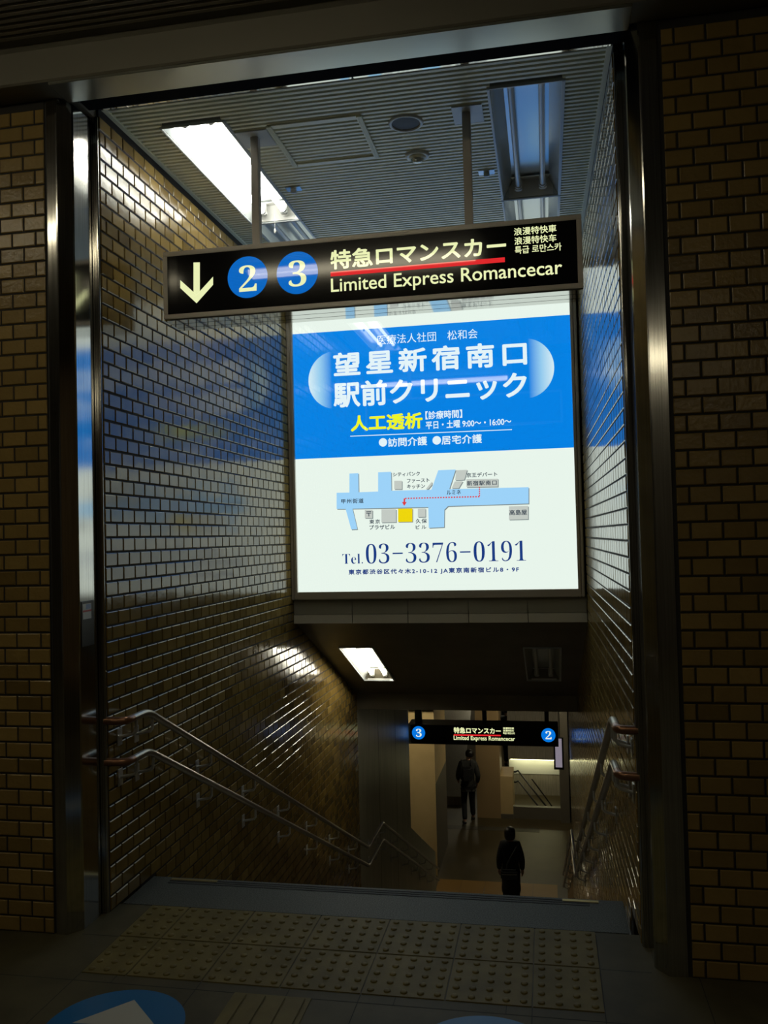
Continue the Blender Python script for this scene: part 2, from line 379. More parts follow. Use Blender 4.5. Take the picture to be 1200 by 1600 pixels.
# room behind the viewpoint
mb = MB(); mb.box((-6.2, -9.5, 0), (-6, 0.0, 3.9), M['darkwall']); struct(mb, 'wall_concourse_left')
mb = MB(); mb.box((6, -9.5, 0), (6.2, 0.0, 3.9), M['beige_d']); struct(mb, 'wall_concourse_right')
mb = MB(); mb.box((-6.2, -9.7, 0), (6.2, -9.5, 3.9), M['darkwall']); struct(mb, 'wall_back')
mb = MB(); mb.box((-6, 0.12, 0), (-3.0, 0.3, 3.9), M['darkwall']); mb.box((3.6, 0.12, 0), (6, 0.3, 3.9), M['darkwall']); struct(mb, 'wall_front_outer')

# ------------------------------------------------------------------ steel corner pillars
def pillar(label, s, x_edge, x_strip0, x_strip1, x_rev, rev_y):
    t = thing('corner_pillar', label, 'pillar', (x_rev, 0.0, 0), group='steel pillars at the stair opening')
    H = 3.638
    def L(p): return [(x-x_rev, y) for x, y in p]
    mb = MB(); mb.prism(L([(x_edge, 0.004), (x_strip0, 0.004), (x_strip0, 0.05), (x_edge, 0.05)]), 0, H, M['gasket']); fix_normals(mb.build('joint_gasket', t))
    mb = MB()
    cut = [(x_strip0, 0.05), (x_strip0, -0.004), (x_strip1, -0.004), (x_strip1+s*0.006, -0.002), (x_rev-s*0.004, 0.050), (x_rev, 0.058), (x_rev, rev_y), (x_rev-s*0.06, rev_y), (x_rev-s*0.06, 0.1)]
    mb.prism(L(cut), 0, H, M['steel']); fix_normals(mb.build('casing', t))
    mb = MB(); y = rev_y
    for a, b, dep, m in ((0, 0.007, 0.006, 'groove'), (0.007, 0.019, -0.002, 'steel'), (0.019, 0.023, 0.006, 'groove'), (0.023, 0.035, -0.003, 'steel')):
        x0 = x_rev - s*dep
        mb.box((min(x0, x0-s*0.03)-x_rev, y+a, 0), (max(x0, x0-s*0.03)-x_rev, y+b, H+0.02), M[m])
    mb.build('shutter_guide', t)
    mb = MB(); xb = (WL-0.003 if s > 0 else WR(0.23)+0.003) - x_rev
    mb.box((xb-s*0.03, rev_y+0.012, 0), (xb-s*0.006, rev_y+0.034, H+0.02), M['steel']); mb.tube([(xb-s*0.004, rev_y+0.026, 0), (xb-s*0.004, rev_y+0.026, H+0.02)], 0.0085, M['steel'], 16); mb.build('corner_bead', t)
    return t
pillar('brushed steel corner pillar left of the stair opening, beside the left tiled wall', 1, -0.842, -0.829, -0.787, -0.735, 0.2)
pillar('brushed steel corner pillar right of the stair opening, beside the right tiled wall', -1, 1.775, 1.760, 1.696, 1.646, 0.2)
# small key plate with a sticker on the left pillar
t = thing('shutter_key_plate', 'small dark plate with a white and red sticker on the left steel pillar', 'plate', (-0.735, 0.115, 1.32))
mb = MB(); mb.bbox((-0.002, -0.05, -0.10), (0.003, 0.055, 0.10), M['key'], 0.001); mb.build('plate', t)
mb = MB(); mb.bbox((0.003, -0.04, 0.02), (0.0042, 0.03, 0.088), M['white'], 0.0003)
mb.box((0.0042, -0.04, 0.052), (0.0046, 0.03, 0.06), M['red']); mb.box((0.0042, -0.015, 0.064), (0.0046, 0.025, 0.085), M['sticker_blue']); mb.build('sticker', t)

# ------------------------------------------------------------------ fluorescent fixtures
def fixture(label, x0, x1, y0, y1, z, on, tubemat, rot=0.0, group='recessed fluorescent lights over the stairs', depth=0.10, cord=False, endplate=True):
    cx = (x0+x1)/2; w = x1-x0; l = y1-y0
    t = thing('ceiling_light', label, 'ceiling light', (cx, (y0+y1)/2, z), (rot, 0, 0), group)
    h = w/2; a = l/2
    mb = MB(); e = 0.003
    pr = [(-h, 0), (-h+0.055, depth), (h-0.055, depth), (h, 0), (h, depth+e), (-h, depth+e)]
    n = len(pr); vs = [(p[0], -a, p[1]) for p in pr]+[(p[0], a, p[1]) for p in pr]
    mb.add(vs, [(i, (i+1) % n, n+(i+1) % n, n+i) for i in range(n)], M['trough'])
    for s in (-1, 1): mb.box((-h, s*a-s*0.004, 0), (h, s*a, depth), M['trough'])
    fix_normals(mb.build('housing', t))
    mb = MB(); b = 0.014
    for s in (-1, 1):
        mb.bbox((s*h-0.002, -a, -0.009), (s*(h+b), a, 0.006), M['offwhite'], 0.002); mb.bbox((-h-b, s*a, -0.009), (h+b, s*(a+b*0.6), 0.006), M['offwhite'], 0.002)
    mb.build('rim', t)
    for s in (-1, 1):
        mb = MB(); mb.tube([(s*w*0.22, -a+0.06, 0.045), (s*w*0.22, a-0.075, 0.045)], 0.0155, tubemat, 12); mb.build('tube', t)
        for q in (-1, 1):
            mb = MB(); yy = q*(a-0.05); mb.bbox((s*w*0.22-0.022, yy-0.016, 0.022), (s*w*0.22+0.022, yy+0.016, depth), M['white'], 0.006)
            mb.tube([(s*w*0.22, yy-q*0.03, 0.045), (s*w*0.22, yy+q*0.02, 0.045)], 0.021, M['white'], 14); mb.build('lamp_holder', t)
    if endplate:
        mb = MB(); mb.prism([(a-0.006, 0.0), (a-0.006, depth), (a-0.03, depth), (a-0.10, 0.085), (a-0.10, 0.088), (a-0.01, depth)], -h+0.03, h-0.03, M['white'], 'x'); fix_normals(mb.build('end_plate', t))
    if cord:
        mb = MB(); mb.tube([(0.0, a-0.03, 0.03), (0.0, a-0.028, -0.06)], 0.0014, M['white'], 6); mb.lathe([(0.001, -0.055), (0.006, -0.062), (0.008, -0.075), (0.006, -0.088), (0.0005, -0.092)], (0, a-0.028, 0), M['white'], 12); mb.build('pull_cord', t)
    return t
fixture('lit fluorescent ceiling light above the left end of the hanging sign', *FIX[0], FY0, FYM, ZC-0.004, True, M['tube_on'], cord=True)
fixture('unlit fluorescent ceiling light on the left, continuing behind the lit one', *FIX[0], FYM+0.02, FY1, ZC-0.004, False, M['tube_off'])
fixture('unlit fluorescent ceiling light on the right, nearer one with both tubes in view', *FIX[1], FY0, FYM, ZC-0.004, False, M['tube_off'])
fixture('unlit fluorescent ceiling light on the right, farther one half hidden by the hanging sign', *FIX[1], FYM+0.02, FY1, ZC-0.004, False, M['tube_off'])
ang = math.atan(SOFK)
def soffit_fix(label, x0, x1, y0, y1, tm):
    ym = (y0+y1)/2; l = (y1-y0)/math.cos(ang)
    return fixture(label, x0, x1, ym-l/2, ym+l/2, soffit_z(ym)-0.003, True, tm, rot=ang)
soffit_fix('lit fluorescent light in the dark sloping soffit below the advertising board', -0.50, -0.212, 3.83, 4.825, M['tube_low'])
soffit_fix('unlit light recess at the right of the dark sloping soffit', 1.08, 1.37, 3.84, 4.79, M['tube_off'])

# ------------------------------------------------------------------ small ceiling things
t = thing('ceiling_speaker', 'round dark ceiling speaker with a pale rim left of the right hanger rod', 'speaker', (0.665, 0.73, ZC-0.005))
mb = MB(); mb.lathe([(0.088, 0.0), (0.086, -0.006), (0.074, -0.010), (0.068, -0.004), (0.068, 0.0)], (0, 0, 0), M['offwhite']); fix_normals(mb.build('rim', t))
mb = MB(); mb.lathe([(0.069, -0.003), (0.05, -0.0045), (0.0005, -0.005)], (0, 0, 0), M['mesh_dark']); mb.build('grille', t)
t = thing('smoke_detector', 'small round ceiling detector with a bluish dome behind the round speaker', 'detector', (0.667, 1.10, ZC-0.005))
mb = MB(); mb.lathe([(0.066, 0.0), (0.064, -0.008), (0.050, -0.014), (0.046, -0.012)], (0, 0, 0), M['offwhite']); mb.lathe([(0.046, -0.012), (0.036, -0.026), (0.034, -0.012)], (0, 0, 0), M['slat']); fix_normals(mb.build('base', t))
mb = MB(); mb.lathe([(0.030, -0.012), (0.026, -0.034), (0.012, -0.042), (0.0005, -0.043)], (0, 0, 0), M['trough']); fix_normals(mb.build('dome', t))
t0 = None
for x, y, lb in ((1.016, 1.40, 'small pale bracket plate on the ceiling right of the right hanger rod'), (-0.10, 1.356, 'small bluish bracket plate on the ceiling right of the lit fluorescent light')):
    t = thing('ceiling_bracket', lb, 'bracket', (x, y, ZC-0.005))
    mb = MB(); mb.bbox((-0.045, -0.032, -0.006), (0.045, 0.032, 0.0), M['trough'], 0.002); mb.build('plate', t)
    mb = MB(); mb.bbox((-0.016, -0.012, -0.03), (0.016, 0.012, -0.006), M['offwhite'], 0.003); mb.build('clip', t)
t = thing('ceiling_hatch', 'square slatted access hatch with aluminium side rails in the ceiling between the hanger rods', 'hatch', (0.227, 0.83, ZC-0.006))
for s in (-1, 1):
    mb = MB()
    for k in (-1, 0, 1): mb.bbox((s*0.228+k*0.009-0.004, -0.235, -0.012), (s*0.228+k*0.009+0.004, 0.235, 0.0), M['slat'], 0.002)
    mb.build('side_rail', t)
for s in (-1, 1):
    mb = MB(); mb.bbox((-0.214, s*0.225-0.012, -0.006), (0.214, s*0.225+0.012, 0.0), M['slat'], 0.002); mb.build('edge_strip', t)

# ------------------------------------------------------------------ lettering
def text_geo(body, off=0.0, space=1.0):
    c = bpy.data.curves.new('t', 'FONT'); c.body = body; c.resolution_u = 3; c.offset = off; c.space_character = space
    o = bpy.data.objects.new('t', c); COL.objects.link(o)
    me = bpy.data.meshes.new_from_object(o.evaluated_get(bpy.context.evaluated_depsgraph_get()))
    vs = [(v.co.x, v.co.y) for v in me.vertices]; fs = [tuple(p.vertices) for p in me.polygons]
    bpy.data.objects.remove(o); bpy.data.curves.remove(c); bpy.data.meshes.remove(me); return vs, fs
def span(vs, i): return min(v[i] for v in vs), max(v[i] for v in vs)
def put_text(mb, body, lb, rt, Y, m, o, bold=0.0, thin=0.0, h=None, auto=True):
    """fit the lettering between two points of the plane Y (pixel of lower left, pixel of upper right); h = glyph height in pixels"""
    a = at_y(*lb, Y); b = at_y(*rt, Y); x0, x1, z0, z1 = a.x, b.x, a.z, b.z
    if h:
        mid = (z0+z1)/2; hh = (at_y(lb[0], lb[1]-h, Y).z-a.z + b.z-at_y(rt[0], rt[1]+h, Y).z)/2; z0, z1 = mid-hh/2, mid+hh/2
    vs, fs = text_geo(body, thin); ax, bx = span(vs, 0); az, bz = span(vs, 1)
    if auto and len(body) > 1:
        want = (x1-x0)/(z1-z0); have = (bx-ax)/(bz-az)
        if want > have*1.06:        # letters set apart rather than stretched
            sp = 1.0+(want*(bz-az)-(bx-ax))*0.92/((len(body)-1)*(bx-ax)/len(body))
            vs, fs = text_geo(body, thin, sp); ax, bx = span(vs, 0)
    kx, kz = (x1-x0-2*bold)/(bx-ax), (z1-z0-2*bold)/max(bz-az, 1e-6)
    offs = [(0, 0)] if not bold else [(bold*math.cos(q*math.pi/4), bold*math.sin(q*math.pi/4)) for q in range(8)]
    for i, (dx, dz) in enumerate(offs):
        mb.add([(x0+bold+dx+(v[0]-ax)*kx-o.x, Y-o.y-i*0.00002, z0+bold+dz+(v[1]-az)*kz-o.z) for v in vs], fs, m)
def strip(mb, p, q, w, Y, m, o):
    a, b = at_y(*p, Y), at_y(*q, Y); d = (b-a); d.y = 0; nrm = Vector((-d.z, 0, d.x)).normalized()*w/2
    mb.poly([Vector((v.x-o.x, Y-o.y, v.z-o.z)) for v in (a+nrm, b+nrm, b-nrm, a-nrm)], m)
def polypx(mb, pts, Y, m, o):
    mb.poly([(p.x-o.x, Y-o.y, p.z-o.z) for p in (at_y(a, b, Y) for a, b in pts)], m)

# ------------------------------------------------------------------ advertising light box
BY = 3.15
o = Vector((0.42, BY, 1.19))
ad = thing('advertising_board', 'large backlit white and blue clinic advertising board above the stair descent', 'advertising board', o)
X0, X1, Z0, Z1 = -0.705, 1.555, 1.19, 3.70
def R_(x, z, y=0.0): return (x-o.x, y, z-o.z)
mb = MB(); mb.box(R_(X0+0.01, Z0+0.01, 0.02), R_(X1-0.01, Z1, 0.20), M['black']); mb.build('cabinet', ad)
for nm, a, b in (('frame_rail', (X0, Z0), (X0+0.022, Z1)), ('frame_rail', (X0+0.025, Z0), (X0+0.047, Z1)), ('frame_rail', (X1-0.047, Z0), (X1-0.025, Z1)), ('frame_rail', (X1-0.022, Z0), (X1, Z1)),
                 ('frame_rail', (X0+0.047, Z0), (X1-0.047, Z0+0.06)), ('frame_rail', (X0+0.047, Z1-0.05), (X1-0.047, Z1))):
    mb = MB(); mb.bbox(R_(*a, -0.03), R_(*b, 0.03), M['alu_d'], 0.005); mb.build(nm, ad)
mb = MB(); mb.box(R_(X0+0.047, Z0+0.06, 0.0), R_(X1-0.047, Z1-0.05, 0.012), M['p_white']); mb.build('backlit_panel', ad)
mb = MB(); mb.box(R_(0.9, 1.208, -0.034), R_(0.98, 1.228, -0.028), M['black']); mb.build('latch', ad) if False else None
P1 = BY-0.0012; P2 = BY-0.0022; P3 = BY-0.0032; P4 = BY-0.0042
bx0, bx1 = X0+0.047, X1-0.047
mb = MB(); mb.poly([(bx0-o.x, P1-BY, 2.306-o.z), (bx1-o.x, P1-BY, 2.306-o.z), (bx1-o.x, P1-BY, 3.308-o.z), (bx0-o.x, P1-BY, 3.308-o.z)], M['p_blue']); banner = mb.build('blue_banner', ad)
def b5(x, y): return (440+x/2.5, 470+y/2.5)
def b6(x, y): return (440+x/2.5, 710+y/2.5)
# capsule: pale at both ends, blue in the middle
cap = mat('backlit capsule', (0.01, 0.01, 0.01), 0.025); N, L, p = nodes(cap)
tc = N.new('ShaderNodeTexCoord'); sx = N.new('ShaderNodeSeparateXYZ'); L.new(tc.outputs['Object'], sx.inputs[0])
cl = at_y(*b5(105, 305), BY).x; cr = at_y(*b5(1065, 262), BY).x; cc = (cl+cr)/2
ab = N.new('ShaderNodeMath'); ab.operation = 'ABSOLUTE'; L.new(sx.outputs['X'], ab.inputs[0])
rp = N.new('ShaderNodeValToRGB'); mrr = N.new('ShaderNodeMapRange'); mrr.inputs['From Max'].default_value = (cr-cl)/2
L.new(ab.outputs[0], mrr.inputs['Value']); L.new(mrr.outputs['Result'], rp.inputs['Fac'])
E_ = rp.color_ramp.elements; E_[0].position = 0.80; E_[0].color = (*lin(4, 130, 228), 1); E_[1].position = 1.0; E_[1].color = (*lin(214, 238, 246), 1)
k = E_.new(0.90); k.color = (*lin(150, 205, 240), 1)
L.new(rp.outputs['Color'], p.inputs['Emission Color']); p.inputs['Emission Strength'].default_value = BOARD
ct = at_y(*b5(580, 172), BY).z; cb = at_y(*b5(580, 402), BY).z; rr = (ct-cb)/2; cz = (ct+cb)/2
pts = []
for i in range(25): a = math.pi/2 + math.pi*i/24; pts.append((-(cr-cl)/2+rr*0.95+rr*0.95*math.cos(a), rr*math.sin(a)))
for i in range(25): a = -math.pi/2 + math.pi*i/24; pts.append(((cr-cl)/2-rr*0.95+rr*0.95*math.cos(a), rr*math.sin(a)))
mb = MB(); mb.poly([(q[0], 0, q[1]) for q in pts], cap); mb.build('capsule_shape', banner, (cc-o.x, P2-BY, cz-o.z))
mb = MB(); put_text(mb, '医療法人社団　松和会', b5(375, 168), b5(765, 113), P3, M['p_pale'], o, h=15); mb.build('upper_lettering', banner)
mb = MB(); put_text(mb, '望星新宿南口', b5(203, 293), b5(957, 158), P3, M['p_pale'], o, bold=0.0062, h=38.5); put_text(mb, '駅前クリニック', b5(203, 413), b5(957, 280), P3, M['p_pale'], o, bold=0.0062, h=41); mb.build('title_lettering', banner)
mb = MB(); put_text(mb, '人工透析', b5(270, 512), b5(550, 434), P3, M['p_yellow'], o, bold=0.005, h=25.5); mb.build('yellow_lettering', banner)
mb = MB(); put_text(mb, '【診療時間】', b5(562, 463), b5(705, 425), P3, M['p_pale'], o, bold=0.0012, h=13); put_text(mb, '平日・土曜 9:00〜・16:00〜', b5(563, 498), b5(897, 458), P3, M['p_pale'], o, bold=0.0012, h=12.5)
put_text(mb, '訪問介護', b5(416, 570), b5(568, 530), P3, M['p_pale'], o, bold=0.0015, h=14); put_text(mb, '居宅介護', b5(625, 561), b5(782, 521), P3, M['p_pale'], o, bold=0.0015, h=14)
strip(mb, b5(268, 529), b5(900, 503), 0.006, P3, M['p_pale'], o)
for q in ((396, 553), (606, 545)): c = at_y(*b5(*q), P3); mb.disc((c.x-o.x, P3-BY, c.z-o.z), 0.033, M['p_pale'])
mb.build('hours_lettering', banner)
# street map
roads = [[(215, 150), (265, 149), (265, 75), (300, 73), (301, 148), (377, 145), (377, 70), (428, 68), (429, 142), (585, 138), (612, 62), (680, 59), (655, 136), (965, 128), (965, 192), (650, 202), (636, 216), (635, 284), (575, 287), (573, 206), (277, 212), (296, 292), (272, 293), (250, 213), (215, 213)]]
mb = MB()
def tri(pts, Y, m):
    vv = [Vector((p.x-o.x, Y-o.y, p.z-o.z)) for p in (at_y(*b6(a, b), Y) for a, b in pts)]
    mb.add(vv, tessellate_polygon([[Vector((v.x, v.z, 0)) for v in vv]]), m)
for r in roads:
    tri([(a+3, b+3.5) for a, b in r], P1, M['p_shadow']); tri(r, P2, M['p_road'])
boxes = [([(440, 103), (470, 103), (470, 136), (440, 136)], 'p_grey'), ([(325, 217), (355, 217), (355, 249), (325, 249)], 'p_grey'), ([(390, 215), (447, 214), (447, 265), (390, 266)], 'p_grey'),
         ([(455, 212), (511, 211), (511, 263), (455, 264)], 'p_gold'), ([(532, 212), (562, 211), (562, 244), (532, 245)], 'p_grey'), ([(682, 62), (725, 60), (714, 99), (678, 101)], 'p_grey'),
         ([(676, 106), (708, 105), (692, 132), (664, 133)], 'p_grey'), ([(722, 97), (845, 95), (845, 126), (722, 128)], 'p_grey'), ([(888, 203), (963, 201), (963, 253), (888, 255)], 'p_grey'), ([(563, 136), (587, 106), (587, 119), (572, 136)], 'p_grey')]
for q, m in boxes: tri([(a+3, b+3) for a, b in q], P1, M['p_shadow']); tri(q, P2, M[m])
def dash(p, q, n):
    for i in range(n):
        a, b = i/n, (i+0.58)/n; strip(mb, b6(p[0]+(q[0]-p[0])*a, p[1]+(q[1]-p[1])*a), b6(p[0]+(q[0]-p[0])*b, p[1]+(q[1]-p[1])*b), 0.010, P3, M['p_red'], o)
dash((773, 128), (773, 166), 5); dash((773, 165), (478, 172), 28)
strip(mb, b6(480, 172), b6(479, 190), 0.012, P3, M['p_red'], o); tri([(470, 186), (489, 186), (479, 201)], P3, M['p_red'])
smap = mb.build('street_map', ad)
mb = MB()
for s, lb, rt in (('シティバンク', (435, 86), (540, 68)), ('ファースト', (490, 111), (577, 93)), ('キッチン', (490, 134), (560, 116)), ('京王デパート', (722, 89), (842, 69)), ('ルミネ', (645, 158), (700, 138)),
                  ('甲州街道', (233, 192), (320, 172)), ('東京', (343, 272), (384, 253)), ('プラザビル', (343, 294), (443, 274)), ('久保', (524, 270), (567, 250)), ('ビル', (524, 292), (565, 275)),
                  ('新宿駅南口', (724, 122), (840, 101)), ('高島屋', (890, 238), (958, 215)), ('〒', (331, 243), (350, 222))):
    put_text(mb, s, b6(*lb), b6(*rt), P4, M['p_ink'], o, bold=0.0008, h=(lb[1]-rt[1])/2.5*0.92)
mb.build('map_lettering', smap)
mb = MB(); put_text(mb, '𝐓𝐞𝐥.', b6(238, 428), b6(317, 388), P3, M['p_navy'], o, thin=-0.012, h=15.5); put_text(mb, '𝟎𝟑−𝟑𝟑𝟕𝟔−𝟎𝟏𝟗𝟏', b6(330, 426), b6(953, 337), P3, M['p_navy'], o, thin=-0.018, h=31.5); mb.build('phone_number', ad)
mb = MB(); put_text(mb, '東京都渋谷区代々木2-10-12 JA東京南新宿ビル8・9F', b6(262, 471), b6(927, 440), P3, M['p_navy'], o, bold=0.0016, h=9.6); mb.build('address_line', ad)

# ------------------------------------------------------------------ bulkhead and soffit below the board
mb = MB()
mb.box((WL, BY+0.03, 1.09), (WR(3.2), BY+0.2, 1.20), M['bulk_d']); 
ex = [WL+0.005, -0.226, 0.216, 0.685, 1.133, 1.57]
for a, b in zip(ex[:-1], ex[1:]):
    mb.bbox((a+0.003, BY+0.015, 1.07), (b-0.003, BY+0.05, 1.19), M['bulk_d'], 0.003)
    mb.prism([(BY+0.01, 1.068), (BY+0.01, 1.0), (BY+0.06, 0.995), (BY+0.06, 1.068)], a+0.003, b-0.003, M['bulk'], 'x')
struct(mb, 'trim_5'); fix_normals(bpy.data.objects['trim_5'])
mb = MB()
def wbox(y0, y1, za0, za1, zb0, zb1, m, xs=None):
    """sloping slab between the walls"""
    a0, a1 = WL-0.1, WR(y0)+0.1; b1 = WR(y1)+0.1
    xs = xs or [(a0, max(a1, b1))]
    for p, q in xs: mb.prism([(y0, za0), (y1, zb0), (y1, zb1), (y0, za1)], p, q, m, 'x')
s0, s1 = soffit_z(3.2), soffit_z(5.37)
# slab with two cut-outs for the lights
H1, H2 = (-0.50, -0.212), (1.08, 1.37)
for p, q in ((WL-0.1, H1[0]), (H1[1], H2[0]), (H2[1], 1.72)): mb.prism([(3.2, s0), (5.37, s1), (5.37, s1+0.15), (3.2, s0+0.15)], p, q, M['soffit'], 'x')
for (p, q), ya, yb in ((H1, 3.83, 4.825), (H2, 3.84, 4.79)):
    mb.prism([(3.2, s0), (ya, soffit_z(ya)), (ya, soffit_z(ya)+0.15), (3.2, s0+0.15)], p, q, M['soffit'], 'x')
    mb.prism([(yb, soffit_z(yb)), (5.37, s1), (5.37, s1+0.15), (yb, soffit_z(yb)+0.15)], p, q, M['soffit'], 'x')
mb.box((WL-0.1, 5.35, -0.115), (1.72, 5.5, 0.25), M['soffit'])
fix_normals(struct(mb, 'ceiling_soffit'))
mb = MB(); mb.box((-3, 5.5, -0.06), (4, 12.35, 0.1), M['darkwall']); mb.box((-7, 12.3, -1.45), (7, 30, -1.3), M['darkwall']); mb.box((-7, 12.2, -1.45), (7, 12.35, 0.1), M['darkwall']); struct(mb, 'ceiling_lower')
# wall above the advertising board and over the soffit
mb = MB(); mb.box((WL-0.1, BY+0.21, 1.1), (1.72, BY+0.3, 3.75), M['darkwall']); struct(mb, 'wall_upper')

# ------------------------------------------------------------------ hanging guide signs
def sign_frame(t, w, h, d, bar, mf):
    mb = MB(); mb.box((-w/2+bar, 0.004, bar), (w/2-bar, d-0.004, h-bar), M['black']); mb.build('cabinet', t)
    for a, b in (((-w/2, 0, 0), (w/2, d, bar)), ((-w/2, 0, h-bar), (w/2, d, h)), ((-w/2, 0, bar), (-w/2+bar, d, h-bar)), ((w/2-bar, 0, bar), (w/2, d, h-bar))):
        mb = MB(); mb.bbox(a, b, mf, 0.003); mb.build('frame_bar', t)
SY = 0.60
sx0, sx1, sz0, sz1 = -0.572, 1.488, 2.792, 3.133
o = Vector(((sx0+sx1)/2, SY, sz0))
sg = thing('hanging_sign', 'long black backlit sign with a down arrow, hung close before the advertising board', 'sign', o)
w, h, D = sx1-sx0, sz1-sz0, 0.215
sign_frame(sg, w, h, D, 0.024, M['alu'])
mb = MB(); mb.bbox((-w/2+0.002, 0.004, -0.008), (w/2-0.002, 0.075, 0.0), M['mirror'], 0.001); mb.bbox((-w/2+0.002, 0.079, -0.008), (w/2-0.002, 0.150, 0.0), M['mirror'], 0.001); mb.bbox((-w/2+0.002, 0.154, -0.008), (w/2-0.002, D, 0.0), M['mirror'], 0.001); tag(mb.build('underside_plate', sg), 'polished underside')
mb = MB(); mb.box((-w/2+0.024, 0.001, 0.024), (w/2-0.024, 0.004, h-0.024), M['black_gloss']); mb.build('sign_face', sg)
F1 = SY+0.0002; F2 = SY-0.0006
def c3(x, y): return (240+x/3.529, 320+y/3.529)
def c4(x, y): return (500+x/2.857, 320+y/2.857)
mb = MB()
polypx(mb, [c3(220, 318), c3(220, 486), c3(237, 500), c3(255, 484), c3(255, 317)], F1, M['s_text'], o)
polypx(mb, [c3(147, 415), c3(147, 459), c3(237, 543), c3(237, 496)], F1, M['s_text'], o); polypx(mb, [c3(237, 496), c3(237, 543), c3(328, 441), c3(328, 396)], F1, M['s_text'], o)
mb.build('arrow', sg)
for ctr, r, ch, lb, rt in (((518, 399), 0.1035, '𝟐', (472, 481), (566, 329)), ((792, 375), 0.1045, '𝟑', (745, 454), (840, 302))):
    c = at_y(*c3(*ctr), F1); mb = MB(); mb.disc((c.x-o.x, F1-SY, c.z-o.z), r, M['s_blue'], n=64); dd = mb.build('number_disc', sg); mb = MB()
    put_text(mb, ch, c3(*lb), c3(*rt), F2, M['s_text'], o, thin=-0.006); mb.build('numeral', dd)
mb = MB(); put_text(mb, '特急ロマンスカー', c4(47, 280), c4(830, 145), F1, M['s_text'], o, bold=0.0028, h=31); mb.build('upper_lettering', sg)
mb = MB(); put_text(mb, 'Limited Express Romancecar', c4(50, 411), c4(1080, 243), F1, M['s_text'], o, bold=0.0008, h=28.5, auto=False); mb.build('lower_lettering', sg)
ra, rb, rc, rd = (at_y(*c4(*q), F1) for q in ((47, 298), (825, 236), (47, 318), (825, 258))); zt_, zb_ = (ra.z+rb.z)/2-o.z, (rc.z+rd.z)/2-o.z
mb = MB(); mb.poly([(ra.x-o.x, F1-SY, zt_), (ra.x-o.x, F1-SY, zb_), (rb.x-o.x, F1-SY, zb_), (rb.x-o.x, F1-SY, zt_)], M['s_red']); mb.build('red_underline', sg)
mb = MB(); put_text(mb, '浪漫特快車', c4(866, 133), c4(1055, 92), F1, M['s_text'], o, bold=0.0006, h=12.3); put_text(mb, '浪漫特快车', c4(868, 175), c4(1055, 134), F1, M['s_text'], o, bold=0.0006, h=12.3); put_text(mb, '특급 로만스카', c4(870, 214), c4(1078, 175), F1, M['s_text'], o, bold=0.0006, h=12.3); mb.build('small_lettering', sg)
for x in (-0.105, 0.966):
    mb = MB(); mb.bbox((x-0.02-o.x, 0.08, h), (x+0.02-o.x, 0.12, ZC-0.008-o.z), M['hanger'], 0.003); mb.build('hanger_rod', sg)
for x0_, x1_ in ((-0.205, -0.022), (0.900, 1.046)):
    mb = MB(); mb.bbox((x0_-o.x, 0.025, ZC-0.011-o.z), (x1_-o.x, 0.20, ZC-0.005-o.z), M['offwhite'], 0.002); mb.build('ceiling_plate', sg)

SY2 = 8.7
a = at_y(638, 1162, SY2); b = at_y(872, 1135.5, SY2)
sx0, sx1, sz0 = a.x, b.x, (at_y(755, 1164.5, SY2)).z; sz1 = at_y(755, 1134, SY2).z
o = Vector(((sx0+sx1)/2, SY2, sz0)); w, h = sx1-sx0, sz1-sz0
sg = thing('hanging_sign', 'small distant black sign with blue discs at both ends above the lower stairs', 'sign', o)
sign_frame(sg, w, h, 0.36, 0.012, M['black'])
mb = MB(); mb.box((-w/2+0.012, 0.001, 0.012), (w/2-0.012, 0.004, h-0.012), M['black_gloss']); mb.build('sign_face', sg)
F1 = SY2+0.0002; F2 = SY2-0.0008
for ctr, r, ch, lb, rt in (((654, 1145), 0.094, '𝟑', (650, 1151.3), (658.6, 1138.8)), ((856.8, 1148.7), 0.096, '𝟐', (852.5, 1155), (861.5, 1142.3))):
    c = at_y(*ctr, F1); mb = MB(); mb.disc((c.x-o.x, F1-SY2, c.z-o.z), r, M['s_blue2'], n=48); dd = mb.build('number_disc', sg); mb = MB()
    put_text(mb, ch, lb, rt, F2, M['s_white'], o); mb.build('numeral', dd)
mb = MB(); put_text(mb, '特急ロマンスカー', (709, 1146.6), (782.5, 1136.6), F1, M['s_text'], o, bold=0.003, h=9.8); mb.build('upper_lettering', sg)
mb = MB(); put_text(mb, 'Limited Express Romancecar', (709, 1159.3), (804.5, 1149.9), F1, M['s_text'], o, bold=0.0014, h=8.8, auto=False); mb.build('lower_lettering', sg)
mb = MB(); strip(mb, (709, 1148.4), (782.5, 1149.2), 0.02, F1, M['s_red'], o); mb.build('red_underline', sg)
mb = MB()
for k, s in enumerate(('浪漫特快車', '浪漫特快车', '특급 로만스카')): put_text(mb, s, (786, 1139.6+k*3.9), (803 + (1.5 if k == 2 else 0), 1136.3+k*3.9), F1, M['s_text'], o, bold=0.001, h=3.2)
mb.build('small_lettering', sg)
for xa, r in ((654, 0.05), (757, 0.03), (854, 0.03)):
    xx = at_y(xa, 1118, SY2+0.2).x; mb = MB(); mb.bbox((xx-r-o.x, 0.15, h), (xx+r-o.x, 0.21, -0.06-o.z), M['black'], 0.004); mb.build('hanger_rod', sg)

